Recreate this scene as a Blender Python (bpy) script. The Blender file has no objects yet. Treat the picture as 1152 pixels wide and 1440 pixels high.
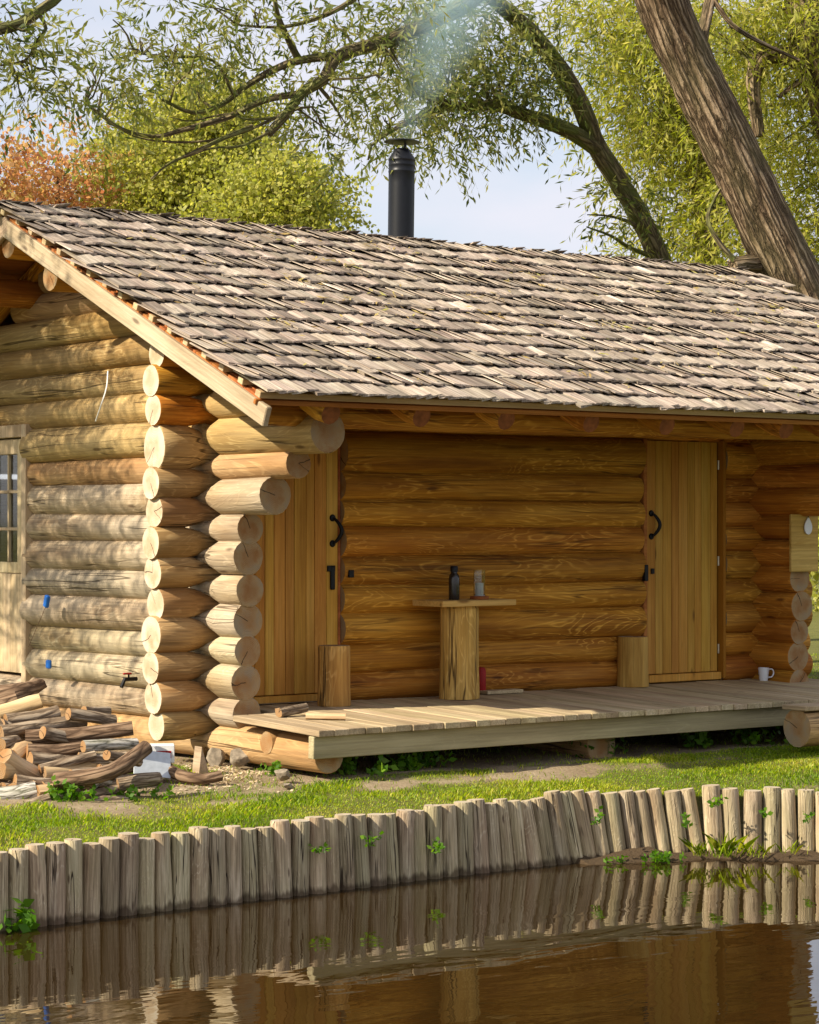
import bpy, math, random
import numpy as np
from mathutils import Vector, Matrix, Euler
random.seed(7); rng = np.random.default_rng(11)
scene = bpy.context.scene
COL = scene.collection
R = math.radians

# ------------------------------------------------------------------ camera
EYE = 1.2; F = 3318.0; CX = 576.0; HY = 740.0
cam_d = bpy.data.cameras.new('camera'); cam = bpy.data.objects.new('camera', cam_d); COL.objects.link(cam)
cam.location = (0, 0, EYE)
cam.rotation_euler = (R(90), 0, math.atan2(0.8, 0.6) - R(90))
cam_d.sensor_fit = 'AUTO'; cam_d.sensor_width = 36.0
cam_d.lens = 36.0 * F / 1440.0
cam_d.shift_y = (HY - 720.0) / 1440.0
cam_d.clip_start = 0.1; cam_d.clip_end = 3000
scene.camera = cam

# ------------------------------------------------------------------ sky, sun, exposure
SUN_EL = R(36.5); SUN_H = Vector((-1, 0.13, 0)).normalized()
TO_SUN = Vector((SUN_H.x*math.cos(SUN_EL), SUN_H.y*math.cos(SUN_EL), math.sin(SUN_EL)))
world = bpy.data.worlds.new('World'); scene.world = world; world.use_nodes = True
wt = world.node_tree; wt.nodes.clear()
def wn(t, **k):
    n = wt.nodes.new(t)
    for a, b in k.items(): setattr(n, a, b)
    return n
w_out = wn('ShaderNodeOutputWorld'); w_bg = wn('ShaderNodeBackground'); w_bg.inputs[1].default_value = 0.10
sky = wn('ShaderNodeTexSky', sky_type='NISHITA'); sky.sun_disc = False
sky.sun_elevation = SUN_EL; sky.sun_rotation = math.atan2(SUN_H.x, SUN_H.y)
sky.air_density = 1.0; sky.dust_density = 1.5; sky.ozone_density = 1.0
w_tc = wn('ShaderNodeTexCoord'); w_map = wn('ShaderNodeMapping'); w_map.inputs['Scale'].default_value = (1, 1, 2.6)
w_no = wn('ShaderNodeTexNoise'); w_no.inputs['Scale'].default_value = 6.5; w_no.inputs['Detail'].default_value = 5; w_no.inputs['Roughness'].default_value = 0.5
w_ra = wn('ShaderNodeValToRGB'); w_ra.color_ramp.elements[0].position = 0.36; w_ra.color_ramp.elements[1].position = 0.62
w_ra.color_ramp.elements[0].color = (0.50, 0.50, 0.50, 1); w_ra.color_ramp.elements[1].color = (0.97, 0.97, 0.97, 1)
w_mix = wn('ShaderNodeMix', data_type='RGBA'); w_mix.inputs[7].default_value = (4.9, 4.95, 5.5, 1)
wt.links.new(w_tc.outputs['Generated'], w_map.inputs['Vector']); wt.links.new(w_map.outputs[0], w_no.inputs['Vector'])
wt.links.new(w_no.outputs['Fac'], w_ra.inputs[0]); wt.links.new(w_ra.outputs[0], w_mix.inputs[0])
wt.links.new(sky.outputs[0], w_mix.inputs[6]); wt.links.new(w_mix.outputs[2], w_bg.inputs[0]); wt.links.new(w_bg.outputs[0], w_out.inputs[0])
sun_d = bpy.data.lights.new('sun', 'SUN'); sun_d.energy = 5.0; sun_d.angle = R(0.53); sun_d.color = (1.0, 0.90, 0.73)
sun = bpy.data.objects.new('sun', sun_d); COL.objects.link(sun); sun.location = (-20, 10, 30)
sun.rotation_euler = (-TO_SUN).to_track_quat('-Z', 'Y').to_euler()
vs = scene.view_settings; vs.view_transform = 'Standard'; vs.look = 'None'; vs.exposure = 0.8; vs.gamma = 1.0; vs.use_curve_mapping = False
scene.cycles.max_bounces = 6; scene.cycles.diffuse_bounces = 3; scene.cycles.transparent_max_bounces = 8; scene.cycles.volume_bounces = 1

# ------------------------------------------------------------------ helpers
RT = np.array((0.8, -0.6, 0)); FW = np.array((0.6, 0.8, 0))
def P(px, py, d):                      # photograph point at a real distance -> world
    return np.array((0, 0, EYE)) + FW*d + RT*((px-CX)/F*d) + np.array((0, 0, (HY-py)/F*d))
def PZ(px, py, z):                     # photograph point lying on a level plane
    return P(px, py, (EYE-z)*F/(py-HY))

def tag(o, label=None, cat=None, group=None, kind=None):
    if label: o['label'] = label
    if cat: o['category'] = cat
    if group: o['group'] = group
    if kind: o['kind'] = kind
    return o
def link(name, me, parent=None, mats=None, smooth=False):
    if mats is not None:
        for m in (mats if isinstance(mats, (list, tuple)) else [mats]): me.materials.append(m)
    if smooth:
        me.polygons.foreach_set('use_smooth', np.ones(len(me.polygons), dtype=bool)); me.set_sharp_from_angle(angle=R(42))
    o = bpy.data.objects.new(name, me); COL.objects.link(o)
    if parent is not None: o.parent = parent
    return o
def empty(name, loc=(0, 0, 0), rz=0):
    o = bpy.data.objects.new(name, None); COL.objects.link(o); o.location = loc; o.rotation_euler = (0, 0, rz); o.empty_display_size = 0.1
    return o
def mesh(v, f, name='m', mi=None, grain=None, rnd=None):
    me = bpy.data.meshes.new(name); me.from_pydata([tuple(map(float, p)) for p in v], [], f); 
    if mi is not None: me.polygons.foreach_set('material_index', np.array(mi, dtype=np.int32))
    if grain is not None:
        a = me.attributes.new('grain', 'FLOAT_VECTOR', 'POINT'); a.data.foreach_set('vector', np.asarray(grain, dtype=np.float32).ravel())
    if rnd is not None:
        a = me.attributes.new('rnd', 'FLOAT', 'POINT'); a.data.foreach_set('value', np.asarray(rnd, dtype=np.float32))
    me.update(); return me
def quads(v, name, k=4, rnd=None):     # big leaf meshes: every k vertices are one face
    v = np.asarray(v, dtype=np.float32).reshape(-1, 3); n = len(v)//k
    me = bpy.data.meshes.new(name); me.vertices.add(n*k); me.vertices.foreach_set('co', v.ravel())
    me.loops.add(n*k); me.loops.foreach_set('vertex_index', np.arange(n*k, dtype=np.int32))
    me.polygons.add(n); me.polygons.foreach_set('loop_start', np.arange(0, n*k, k, dtype=np.int32))
    me.polygons.foreach_set('loop_total', np.full(n, k, dtype=np.int32))
    if rnd is not None:
        a = me.attributes.new('rnd', 'FLOAT', 'POINT'); a.data.foreach_set('value', np.repeat(rnd, k).astype(np.float32))
    me.update(calc_edges=True); return me
class MB:
    def __init__(s): s.v = []; s.f = []; s.mi = []; s.r = []
    def box(s, x0, x1, y0, y1, z0, z1, mi=0, M=None, b=0.0, rnd=0.0):
        i = len(s.v)
        if b > 0:                       # chamfered box
            pts = []
            for sx in (0, 1):
                for sy in (0, 1):
                    for sz in (0, 1):
                        cx, cy, cz = (x0, x1)[sx], (y0, y1)[sy], (z0, z1)[sz]
                        dx, dy, dz = (b, -b)[sx], (b, -b)[sy], (b, -b)[sz]
                        pts += [(cx, cy+dy, cz+dz), (cx+dx, cy, cz+dz), (cx+dx, cy+dy, cz)]
            def I(a, bb, c, k): return i + (a*4+bb*2+c)*3 + k
            fs = [[I(0,0,0,0),I(0,0,1,0),I(0,1,1,0),I(0,1,0,0)], [I(1,0,0,0),I(1,1,0,0),I(1,1,1,0),I(1,0,1,0)],
                  [I(0,0,0,1),I(1,0,0,1),I(1,0,1,1),I(0,0,1,1)], [I(0,1,0,1),I(0,1,1,1),I(1,1,1,1),I(1,1,0,1)],
                  [I(0,0,0,2),I(0,1,0,2),I(1,1,0,2),I(1,0,0,2)], [I(0,0,1,2),I(1,0,1,2),I(1,1,1,2),I(0,1,1,2)]]
            for a in (0, 1):
                for c in (0, 1):
                    fs += [[I(a,0,c,0),I(a,1,c,0),I(a,1,c,2),I(a,0,c,2)], [I(0,a,c,1),I(1,a,c,1),I(1,a,c,2),I(0,a,c,2)], [I(a,c,0,0),I(a,c,1,0),I(a,c,1,1),I(a,c,0,1)]]
                    for d in (0, 1): fs.append([I(a,c,d,0),I(a,c,d,1),I(a,c,d,2)])
            ctr = np.array(((x0+x1)/2, (y0+y1)/2, (z0+z1)/2)); pa = np.array(pts)
            out = []
            for f in fs:
                q = pa[[k-i for k in f]]; nn = np.cross(q[1]-q[0], q[2]-q[0])
                out.append(f if np.dot(nn, q.mean(0)-ctr) > 0 else f[::-1])
            s.f += out; s.mi += [mi]*len(out)
        else:
            pts = [(x, y, z) for x in (x0, x1) for y in (y0, y1) for z in (z0, z1)]
            s.f += [[i+k for k in q] for q in ((0,1,3,2),(4,6,7,5),(0,4,5,1),(2,3,7,6),(0,2,6,4),(1,5,7,3))]; s.mi += [mi]*6
        if M is not None: pts = [tuple(M @ Vector(p)) for p in pts]
        s.v += pts; s.r += [rnd]*len(pts)
        return s
    def tube(s, pts, rads, n=8, mi=0, cap_mi=None):
        v, f, m, g = tube(pts, rads, n, mi, mi if cap_mi is None else cap_mi); i = len(s.v)
        s.v += [tuple(p) for p in v]; s.f += [[k+i for k in q] for q in f]; s.mi += m; s.r += [0]*len(v)
        return s
    def lathe(s, prof, n=24, mi=0, c=(0, 0, 0)):
        i = len(s.v); k = len(prof)
        for r, z in prof:
            for j in range(n):
                a = 2*math.pi*j/n; s.v.append((c[0]+r*math.cos(a), c[1]+r*math.sin(a), c[2]+z))
        for q in range(k-1):
            for j in range(n):
                s.f.append([i+q*n+j, i+q*n+(j+1) % n, i+(q+1)*n+(j+1) % n, i+(q+1)*n+j]); s.mi.append(mi)
        s.r += [0]*(k*n); return s
    def build(s, name, mats, parent=None, smooth=False):
        return link(name, mesh(s.v, s.f, name, s.mi, None, s.r), parent, mats, smooth)

def resample(pts, step):
    pts = np.asarray(pts, float); out = []
    q = np.vstack([2*pts[0]-pts[1], pts, 2*pts[-1]-pts[-2]])
    for i in range(1, len(q)-2):
        L = np.linalg.norm(q[i+1][:3]-q[i][:3]); n = max(1, int(round(L/step)))
        for k in range(n):
            t = k/n
            out.append(0.5*((2*q[i]) + (-q[i-1]+q[i+1])*t + (2*q[i-1]-5*q[i]+4*q[i+1]-q[i+2])*t*t + (-q[i-1]+3*q[i]-3*q[i+1]+q[i+2])*t**3))
    out.append(pts[-1]); return np.array(out)
def tube(pts, rads, n=8, mi=0, cap_mi=0, rough=0.0, seed=0, caps=True):
    pts = np.asarray(pts, float); K = len(pts); rads = np.broadcast_to(np.asarray(rads, float), (K,)) if np.ndim(rads) == 0 else np.asarray(rads, float)
    T = np.gradient(pts, axis=0); T /= np.linalg.norm(T, axis=1)[:, None]+1e-9
    up = np.array((0, 0, 1.0)) if abs(T[0][2]) < 0.9 else np.array((1.0, 0, 0))
    N = np.cross(up, T[0]); N /= np.linalg.norm(N); Ns = []
    for t in T:
        N = N - t*np.dot(N, t); N /= np.linalg.norm(N); Ns.append(N.copy())
    Ns = np.array(Ns); Bs = np.cross(T, Ns)
    a = np.arange(n)*2*math.pi/n; ca, sa = np.cos(a), np.sin(a)
    rr = rads[:, None]*np.ones((K, n))
    if rough > 0:
        r2 = np.random.default_rng(seed); ph = r2.uniform(0, 6.28, 8); ll = np.concatenate([[0], np.cumsum(np.linalg.norm(np.diff(pts, axis=0), axis=1))])
        for k in range(4):
            m = k+2; rr = rr*(1+rough*np.sin(m*a[None, :]+ph[k]+np.sin(ll[:, None]*(1.5+k)+ph[k+4])*1.3)/(1+0.5*k))
        rr = rr*(1+rough*0.6*r2.standard_normal((K, n)))
    v = pts[:, None, :]+rr[:, :, None]*(ca[None, :, None]*Ns[:, None, :]+sa[None, :, None]*Bs[:, None, :])
    L = np.concatenate([[0], np.cumsum(np.linalg.norm(np.diff(pts, axis=0), axis=1))])
    g = np.stack([L[:, None]*np.ones((1, n)), rr*ca[None, :], rr*sa[None, :]], -1)
    f = []; m = []
    for i in range(K-1):
        for j in range(n):
            f.append([i*n+j, i*n+(j+1) % n, (i+1)*n+(j+1) % n, (i+1)*n+j]); m.append(mi)
    v = v.reshape(-1, 3); g = g.reshape(-1, 3)
    if caps:
        for e, ring in ((0, 0), (1, K-1)):
            b = len(v); ringv = v[ring*n:(ring+1)*n]; v = np.vstack([v, ringv, pts[ring][None]])
            g = np.vstack([g, g[ring*n:(ring+1)*n], [[L[ring], 0, 0]]])
            for j in range(n):
                q = [b+j, b+(j+1) % n, b+n]; f.append(q if e else q[::-1]); m.append(cap_mi)
    return v, f, m, g

# ------------------------------------------------------------------ materials
class NT:
    def __init__(s, name):
        s.m = bpy.data.materials.new(name); s.m.use_nodes = True; s.t = s.m.node_tree; s.t.nodes.clear()
        s.out = s.n('ShaderNodeOutputMaterial'); s.b = s.n('ShaderNodeBsdfPrincipled'); s.l(s.b.outputs[0], s.out.inputs[0])
    def n(s, t, **k):
        x = s.t.nodes.new(t)
        for a, b in k.items(): setattr(x, a, b)
        return x
    def l(s, a, b): s.t.links.new(a, b)
    def val(s, sock, v):
        if hasattr(v, 'links') or hasattr(v, 'is_output'): s.l(v, sock)
        else: sock.default_value = v
    def math(s, op, a, b=0.0, c=None):
        x = s.n('ShaderNodeMath', operation=op); s.val(x.inputs[0], a); s.val(x.inputs[1], b)
        if c is not None: s.val(x.inputs[2], c)
        return x.outputs[0]
    def noise(s, vec, scale, detail=4, rough=0.55, dist=0.0):
        x = s.n('ShaderNodeTexNoise'); s.l(vec, x.inputs['Vector']); x.inputs['Scale'].default_value = scale
        x.inputs['Detail'].default_value = detail; x.inputs['Roughness'].default_value = rough; x.inputs['Distortion'].default_value = dist
        return x.outputs['Fac']
    def ramp(s, fac, stops):
        x = s.n('ShaderNodeValToRGB'); s.l(fac, x.inputs[0]); e = x.color_ramp.elements
        while len(e) < len(stops): e.new(0.5)
        for k, (p, c) in enumerate(stops): e[k].position = p; e[k].color = (c, c, c, 1) if np.isscalar(c) else (*c, 1)
        return x.outputs[0]
    def mix(s, fac, a, b, mode='MIX'):
        x = s.n('ShaderNodeMix', data_type='RGBA', blend_type=mode); s.val(x.inputs[0], fac)
        for k, q in ((6, a), (7, b)):
            if isinstance(q, tuple): x.inputs[k].default_value = (*q, 1) if len(q) == 3 else q
            else: s.l(q, x.inputs[k])
        return x.outputs[2]
    def coords(s, kind, scale, shift=True):
        if kind == 'grain': vec = s.n('ShaderNodeAttribute', attribute_name='grain').outputs['Vector']
        else: vec = s.n('ShaderNodeTexCoord').outputs['Object']
        mp = s.n('ShaderNodeMapping'); mp.inputs['Scale'].default_value = scale; s.l(vec, mp.inputs['Vector'])
        if shift:
            r = s.rand(); cb = s.n('ShaderNodeCombineXYZ'); s.l(s.math('MULTIPLY', r, 31.7), cb.inputs[0]); s.l(s.math('MULTIPLY', r, 17.3), cb.inputs[1]); s.l(s.math('MULTIPLY', r, 9.1), cb.inputs[2])
            s.l(cb.outputs[0], mp.inputs['Location'])
        return mp.outputs[0]
    def rand(s):
        if not hasattr(s, '_r'):
            a = s.n('ShaderNodeObjectInfo').outputs['Random']; b = s.n('ShaderNodeAttribute', attribute_name='rnd').outputs['Fac']
            s._r = s.math('FRACT', s.math('ADD', a, b))
        return s._r
    def bump(s, h, strength=0.4, dist=0.01):
        x = s.n('ShaderNodeBump'); x.inputs['Strength'].default_value = strength; x.inputs['Distance'].default_value = dist
        s.l(h, x.inputs['Height']); s.l(x.outputs[0], s.b.inputs['Normal'])
    def fin(s, col, rough=0.7, spec=0.25):
        s.val(s.b.inputs['Base Color'], (*col, 1) if isinstance(col, tuple) else col); s.val(s.b.inputs['Roughness'], rough); s.b.inputs['Specular IOR Level'].default_value = spec
        return s.m

def wood(name, dark, mid, light, coord='obj', axis=0, figure=0.5, streak=0.5, rough=0.72, bump=0.35, vary=0.35, fs=1.0, grey=None, greyamt=0.0, knots=True, checks=0.0, wet=False, fig_n=15.0):
    t = NT(name)
    def sc(a, b):
        s = [b*fs]*3; s[axis] = a*fs; return tuple(s)
    c1 = t.coords(coord, sc(0.9, 7)); c2 = t.coords(coord, sc(1.0, 5)); c3 = t.coords(coord, sc(1.6, 70))
    n1 = t.noise(c1, 1.0, 5, 0.6); n2 = t.noise(c2, 1.1, 3, 0.5, 0.6); n3 = t.noise(c3, 1.0, 3, 0.6)
    base = t.ramp(n1, [(0.3, dark), (0.5, mid), (0.72, light)])
    cont = t.math('PINGPONG', t.math('MULTIPLY', n2, fig_n), 0.5)
    lines = t.ramp(cont, [(0.0, 1.0), (0.2, 0.0)])
    lm = t.math('MULTIPLY', t.math('MULTIPLY', lines, figure), t.ramp(t.noise(t.coords(coord, sc(1.3, 4)), 1.0, 2), [(0.40, 0.0), (0.56, 1.0)]))
    col = t.mix(lm, base, tuple(min(1, x*1.25) for x in light))
    st = t.ramp(n3, [(0.35, 1.0), (0.6, 0.0)])
    col = t.mix(t.math('MULTIPLY', st, streak), col, tuple(x*0.55 for x in dark))
    if grey is not None:
        g = t.ramp(t.noise(t.coords(coord, sc(0.8, 2.5)), 1.0, 4), [(0.35, 0.0), (0.62, 1.0)])
        col = t.mix(t.math('MULTIPLY', g, greyamt), col, grey)
    h = t.math('ADD', t.math('MULTIPLY', n3, 0.7), t.math('MULTIPLY', lines, 0.25))
    if checks > 0:
        n4 = t.noise(t.coords(coord, sc(0.45, 13)), 1.0, 2, 0.5, 0.3)
        ck = t.math('MULTIPLY', t.ramp(t.math('ABSOLUTE', t.math('SUBTRACT', n4, 0.5)), [(0.006, 1.0), (0.02, 0.0)]), t.ramp(t.noise(t.coords(coord, sc(1.1, 3)), 1.0, 2), [(0.45, 0.0), (0.55, 1.0)]))
        col = t.mix(t.math('MULTIPLY', ck, checks), col, tuple(x*0.18 for x in dark)); h = t.math('SUBTRACT', h, t.math('MULTIPLY', ck, 1.2))
    if wet:                                  # water stain at the foot of the posts
        sp = t.n('ShaderNodeSeparateXYZ'); t.l(t.n('ShaderNodeTexCoord').outputs['Object'], sp.inputs[0])
        wl = t.ramp(t.math('ADD', sp.outputs[2], t.math('MULTIPLY', t.noise(t.coords(coord, (2, 30, 30)), 1.0, 3), 0.11)), [(0.075, 1.0), (0.10, 0.0)])
        col = t.mix(t.math('MULTIPLY', wl, 0.8), col, (0.075, 0.045, 0.022))
    if knots:
        vo = t.n('ShaderNodeTexVoronoi'); t.l(t.coords(coord, sc(1.7, 6)), vo.inputs['Vector']); vo.inputs['Scale'].default_value = 1.0
        k = t.ramp(vo.outputs['Distance'], [(0.05, 1.0), (0.11, 0.0)])
        col = t.mix(t.math('MULTIPLY', k, 0.75), col, (dark[0]*0.3, dark[1]*0.25, dark[2]*0.25))
    hs = t.n('ShaderNodeHueSaturation'); t.l(col, hs.inputs['Color']); t.l(t.math('ADD', t.math('MULTIPLY', t.rand(), vary), 1-vary*0.5), hs.inputs['Value'])
    t.l(t.math('ADD', t.math('MULTIPLY', t.math('FRACT', t.math('MULTIPLY', t.rand(), 7.7)), 0.02), 0.49), hs.inputs['Hue'])
    t.bump(h, bump, 0.006)
    return t.fin(hs.outputs[0], rough)
def endgrain(name, light, dark, grey):
    t = NT(name); at = t.n('ShaderNodeAttribute', attribute_name='grain').outputs['Vector']
    sp = t.n('ShaderNodeSeparateXYZ'); t.l(at, sp.inputs[0]); x, y, z = sp.outputs
    r = t.math('SQRT', t.math('ADD', t.math('MULTIPLY', y, y), t.math('MULTIPLY', z, z)))
    c = t.coords('grain', (3, 9, 9)); n = t.noise(c, 1.0, 4)
    rings = t.math('SINE', t.math('ADD', t.math('MULTIPLY', r, 620.0), t.math('MULTIPLY', n, 9.0)))
    col = t.ramp(n, [(0.3, dark), (0.5, light), (0.7, grey)])
    col = t.mix(t.math('MULTIPLY', t.math('MAXIMUM', rings, 0.0), 0.28), col, dark)
    heart = t.ramp(t.math('ADD', r, t.math('MULTIPLY', t.math('SUBTRACT', n, 0.5), 0.08)), [(0.035, 1.0), (0.085, 0.0)])
    col = t.mix(t.math('MULTIPLY', heart, 0.45), col, (dark[0]*0.9, dark[1]*0.8, dark[2]*0.7))
    ang = t.math('ARCTAN2', y, z); tot = None
    for k, (mul, w, off) in enumerate(((6.28, 0.0030, 0), (19.0, 0.0016, 2.0))):
        a0 = t.math('SUBTRACT', t.math('MODULO', t.math('ADD', t.math('MULTIPLY', t.rand(), mul), off), 6.283), 3.1416)
        d = t.math('SUBTRACT', t.math('ADD', ang, t.math('MULTIPLY', t.math('SUBTRACT', n, 0.5), 0.9)), a0)
        d = t.math('ABSOLUTE', t.math('WRAP', d, 3.1416, -3.1416))
        q = t.math('MULTIPLY', t.math('LESS_THAN', t.math('MULTIPLY', d, r), w), t.math('LESS_THAN', d, 1.2))
        q = t.math('MULTIPLY', q, t.math('GREATER_THAN', t.math('FRACT', t.math('MULTIPLY', t.rand(), 5.3+k*8.1)), 0.3+0.3*k))
        tot = q if tot is None else t.math('MAXIMUM', tot, q)
    col = t.mix(t.math('MULTIPLY', tot, 0.85), col, (0.035, 0.02, 0.01))
    t.bump(t.math('SUBTRACT', t.math('MULTIPLY', rings, 0.15), tot), 0.5, 0.006)
    return t.fin(col, 0.8)
def flat(name, col, rough=0.5, metal=0.0, spec=0.4, noise=0.12):
    t = NT(name); n = t.noise(t.coords('obj', (1, 1, 1), False), 25.0, 3)
    c = t.ramp(n, [(0.3, tuple(x*(1-noise) for x in col)), (0.7, tuple(min(1, x*(1+noise)) for x in col))])
    t.b.inputs['Metallic'].default_value = metal; return t.fin(c, rough, spec)
def leafmat(name, cols, trans=0.45, rough=0.5):
    t = NT(name); r = t.n('ShaderNodeAttribute', attribute_name='rnd').outputs['Fac']
    col = t.ramp(r, [(k/(len(cols)-1), c) for k, c in enumerate(cols)])
    t.fin(col, rough, 0.3); tr = t.n('ShaderNodeBsdfTranslucent'); hs = t.n('ShaderNodeHueSaturation'); t.l(col, hs.inputs['Color'])
    hs.inputs['Value'].default_value = 1.9; hs.inputs['Saturation'].default_value = 1.1; t.l(hs.outputs[0], tr.inputs[0])
    mx = t.n('ShaderNodeMixShader'); mx.inputs[0].default_value = trans; t.l(t.b.outputs[0], mx.inputs[1]); t.l(tr.outputs[0], mx.inputs[2]); t.l(mx.outputs[0], t.out.inputs[0])
    return t.m

M = {}
M['log_out'] = wood('weathered_log', (0.27, 0.14, 0.04), (0.47, 0.28, 0.10), (0.63, 0.43, 0.19), 'grain', 0, 0.5, 0.5, grey=(0.38, 0.275, 0.15), greyamt=0.5, vary=0.25, checks=0.8, bump=0.55)
M['log_in'] = wood('honey_log', (0.26, 0.085, 0.007), (0.45, 0.185, 0.016), (0.60, 0.30, 0.045), 'grain', 0, 0.85, 0.5, vary=0.34, checks=0.6, bump=0.55)
M['log_grey'] = wood('greyed_log', (0.24, 0.155, 0.075), (0.41, 0.30, 0.17), (0.56, 0.45, 0.29), 'grain', 0, 0.6, 0.55, vary=0.22, checks=0.8, bump=0.6, grey=(0.40, 0.34, 0.25), greyamt=0.6)
M['log_stub'] = wood('corner_log', (0.22, 0.105, 0.028), (0.36, 0.205, 0.07), (0.50, 0.33, 0.145), 'grain', 0, 0.95, 0.5, vary=0.25, checks=0.8, bump=0.55, grey=(0.33, 0.25, 0.15), greyamt=0.35)
M['stump'] = wood('golden_stump', (0.34, 0.17, 0.03), (0.54, 0.32, 0.075), (0.66, 0.43, 0.13), 'grain', 0, 0.6, 0.45, vary=0.1, checks=0.9, bump=0.5)
M['log_end'] = endgrain('log_end_grain', (0.35, 0.24, 0.12), (0.28, 0.135, 0.045), (0.29, 0.235, 0.155))
M['end_pale'] = endgrain('bleached_log_end', (0.56, 0.47, 0.34), (0.42, 0.31, 0.19), (0.58, 0.51, 0.40))
M['plank'] = wood('door_pine', (0.42, 0.19, 0.025), (0.56, 0.29, 0.045), (0.66, 0.39, 0.085), 'obj', 2, 0.12, 0.35, vary=0.22, bump=0.15)
M['plank_out'] = wood('grey_door_pine', (0.42, 0.30, 0.16), (0.56, 0.43, 0.25), (0.64, 0.52, 0.33), 'obj', 2, 0.1, 0.35, vary=0.15, bump=0.15)
M['deck'] = wood('deck_board', (0.30, 0.22, 0.12), (0.46, 0.355, 0.205), (0.58, 0.47, 0.30), 'obj', 1, 0.1, 0.5, vary=0.3, fs=1.2)
M['beam'] = wood('deck_beam', (0.26, 0.21, 0.11), (0.36, 0.30, 0.165), (0.46, 0.39, 0.23), 'obj', 0, 0.15, 0.4, vary=0.1)
M['shingle'] = wood('shingle_wood', (0.20, 0.145, 0.105), (0.48, 0.385, 0.30), (0.70, 0.60, 0.49), 'obj', 1, 0.0, 0.75, vary=0.75, rough=0.85, bump=0.6, fs=1.5, knots=False, grey=(0.13, 0.115, 0.075), greyamt=0.4)
M['batten'] = wood('batten_wood', (0.38, 0.25, 0.12), (0.52, 0.38, 0.21), (0.62, 0.48, 0.29), 'obj', 0, 0.1, 0.4, vary=0.2)
M['barge'] = wood('barge_wood', (0.30, 0.21, 0.125), (0.45, 0.345, 0.225), (0.56, 0.455, 0.32), 'obj', 1, 0.1, 0.4, vary=0.15)
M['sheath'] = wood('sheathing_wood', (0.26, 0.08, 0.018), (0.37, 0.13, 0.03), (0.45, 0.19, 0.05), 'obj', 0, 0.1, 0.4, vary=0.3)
M['post'] = wood('palisade_post_wood', (0.27, 0.185, 0.105), (0.50, 0.38, 0.24), (0.68, 0.57, 0.40), 'grain', 0, 0.45, 0.85, vary=0.45, fs=2.0, grey=(0.36, 0.33, 0.17), greyamt=0.45, bump=0.8, checks=1.0, wet=True)
M['post_end'] = endgrain('post_top_grain', (0.50, 0.44, 0.33), (0.36, 0.29, 0.20), (0.45, 0.42, 0.34))
M['tabletop'] = wood('table_board', (0.42, 0.23, 0.05), (0.58, 0.36, 0.10), (0.68, 0.46, 0.16), 'obj', 0, 0.2, 0.4, vary=0.1)
M['rafter_end'] = flat('rafter_end_grain', (0.22, 0.075, 0.022), 0.8, 0, 0.2, 0.3)
M['iron'] = flat('black_iron', (0.012, 0.012, 0.013), 0.45, 0.6)
M['chim'] = flat('chimney_black_steel', (0.006, 0.007, 0.010), 0.42, 0.0, 0.3)
M['ceramic'] = flat('white_ceramic', (0.72, 0.74, 0.76), 0.2, 0, 0.5, 0.03)
M['red'] = flat('red_paint', (0.30, 0.010, 0.008), 0.5, 0, 0.2)
M['blue'] = flat('blue_plastic', (0.01, 0.13, 0.5), 0.4)
M['white'] = flat('white_plastic', (0.7, 0.7, 0.68), 0.5)
M['steel'] = flat('grey_steel', (0.45, 0.48, 0.5), 0.4, 0.4)
M['brass'] = flat('hinge_metal', (0.6, 0.55, 0.42), 0.35, 0.7)
M['stone'] = flat('foundation_stone', (0.25, 0.205, 0.15), 0.9, 0, 0.2, 0.4)
M['bottle'] = flat('dark_bottle', (0.025, 0.02, 0.016), 0.2, 0.2, 0.6)
def glass(name, col, rough=0.05):
    t = NT(name); t.b.inputs['Transmission Weight'].default_value = 1.0; t.b.inputs['IOR'].default_value = 1.45; return t.fin(col, rough, 0.5)
M['glass'] = glass('clear_glass', (0.9, 0.93, 0.9)); 
def bark(name, dark, mid, light, moss=None, mossamt=0.0, fs=1.0, d=0.03, ax=2.2):
    t = NT(name); c = t.coords('grain', (ax*fs, 15*fs, 15*fs)); c2 = t.coords('grain', (1.3*fs, 4*fs, 4*fs)); c3 = t.coords('grain', (12*fs, 40*fs, 40*fs))
    vo = t.n('ShaderNodeTexVoronoi', feature='DISTANCE_TO_EDGE'); ds = t.noise(c, 1.0, 4, 0.6)
    mv = t.n('ShaderNodeVectorMath', operation='MULTIPLY_ADD'); t.l(c, mv.inputs[0]); mv.inputs[1].default_value = (1, 1, 1)
    cb = t.n('ShaderNodeCombineXYZ'); t.l(t.math('MULTIPLY', ds, 1.6), cb.inputs[1]); t.l(t.math('MULTIPLY', ds, 1.2), cb.inputs[2]); t.l(cb.outputs[0], mv.inputs[2])
    t.l(mv.outputs[0], vo.inputs['Vector']); vo.inputs['Scale'].default_value = 0.9
    ridge = t.ramp(vo.outputs['Distance'], [(0.0, 0.0), (0.28, 1.0)])
    n = t.noise(c3, 1.0, 4); base = t.ramp(t.math('ADD', t.math('MULTIPLY', ridge, 0.65), t.math('MULTIPLY', n, 0.4)), [(0.15, dark), (0.5, mid), (0.9, light)])
    if moss: base = t.mix(t.math('MULTIPLY', t.ramp(t.noise(c2, 1.0, 4), [(0.42, 0.0), (0.62, 1.0)]), mossamt), base, moss)
    t.bump(t.math('ADD', ridge, t.math('MULTIPLY', n, 0.4)), 0.9, d); return t.fin(base, 0.9, 0.15)
M['bark'] = bark('willow_bark', (0.045, 0.028, 0.016), (0.20, 0.135, 0.08), (0.38, 0.28, 0.18), (0.15, 0.14, 0.06), 0.3, 1.5, 0.05, 1.15)
M['bark_moss'] = bark('mossy_branch_bark', (0.05, 0.04, 0.022), (0.13, 0.10, 0.055), (0.21, 0.17, 0.09), (0.12, 0.15, 0.03), 0.7, 2.0, 0.015)
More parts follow.
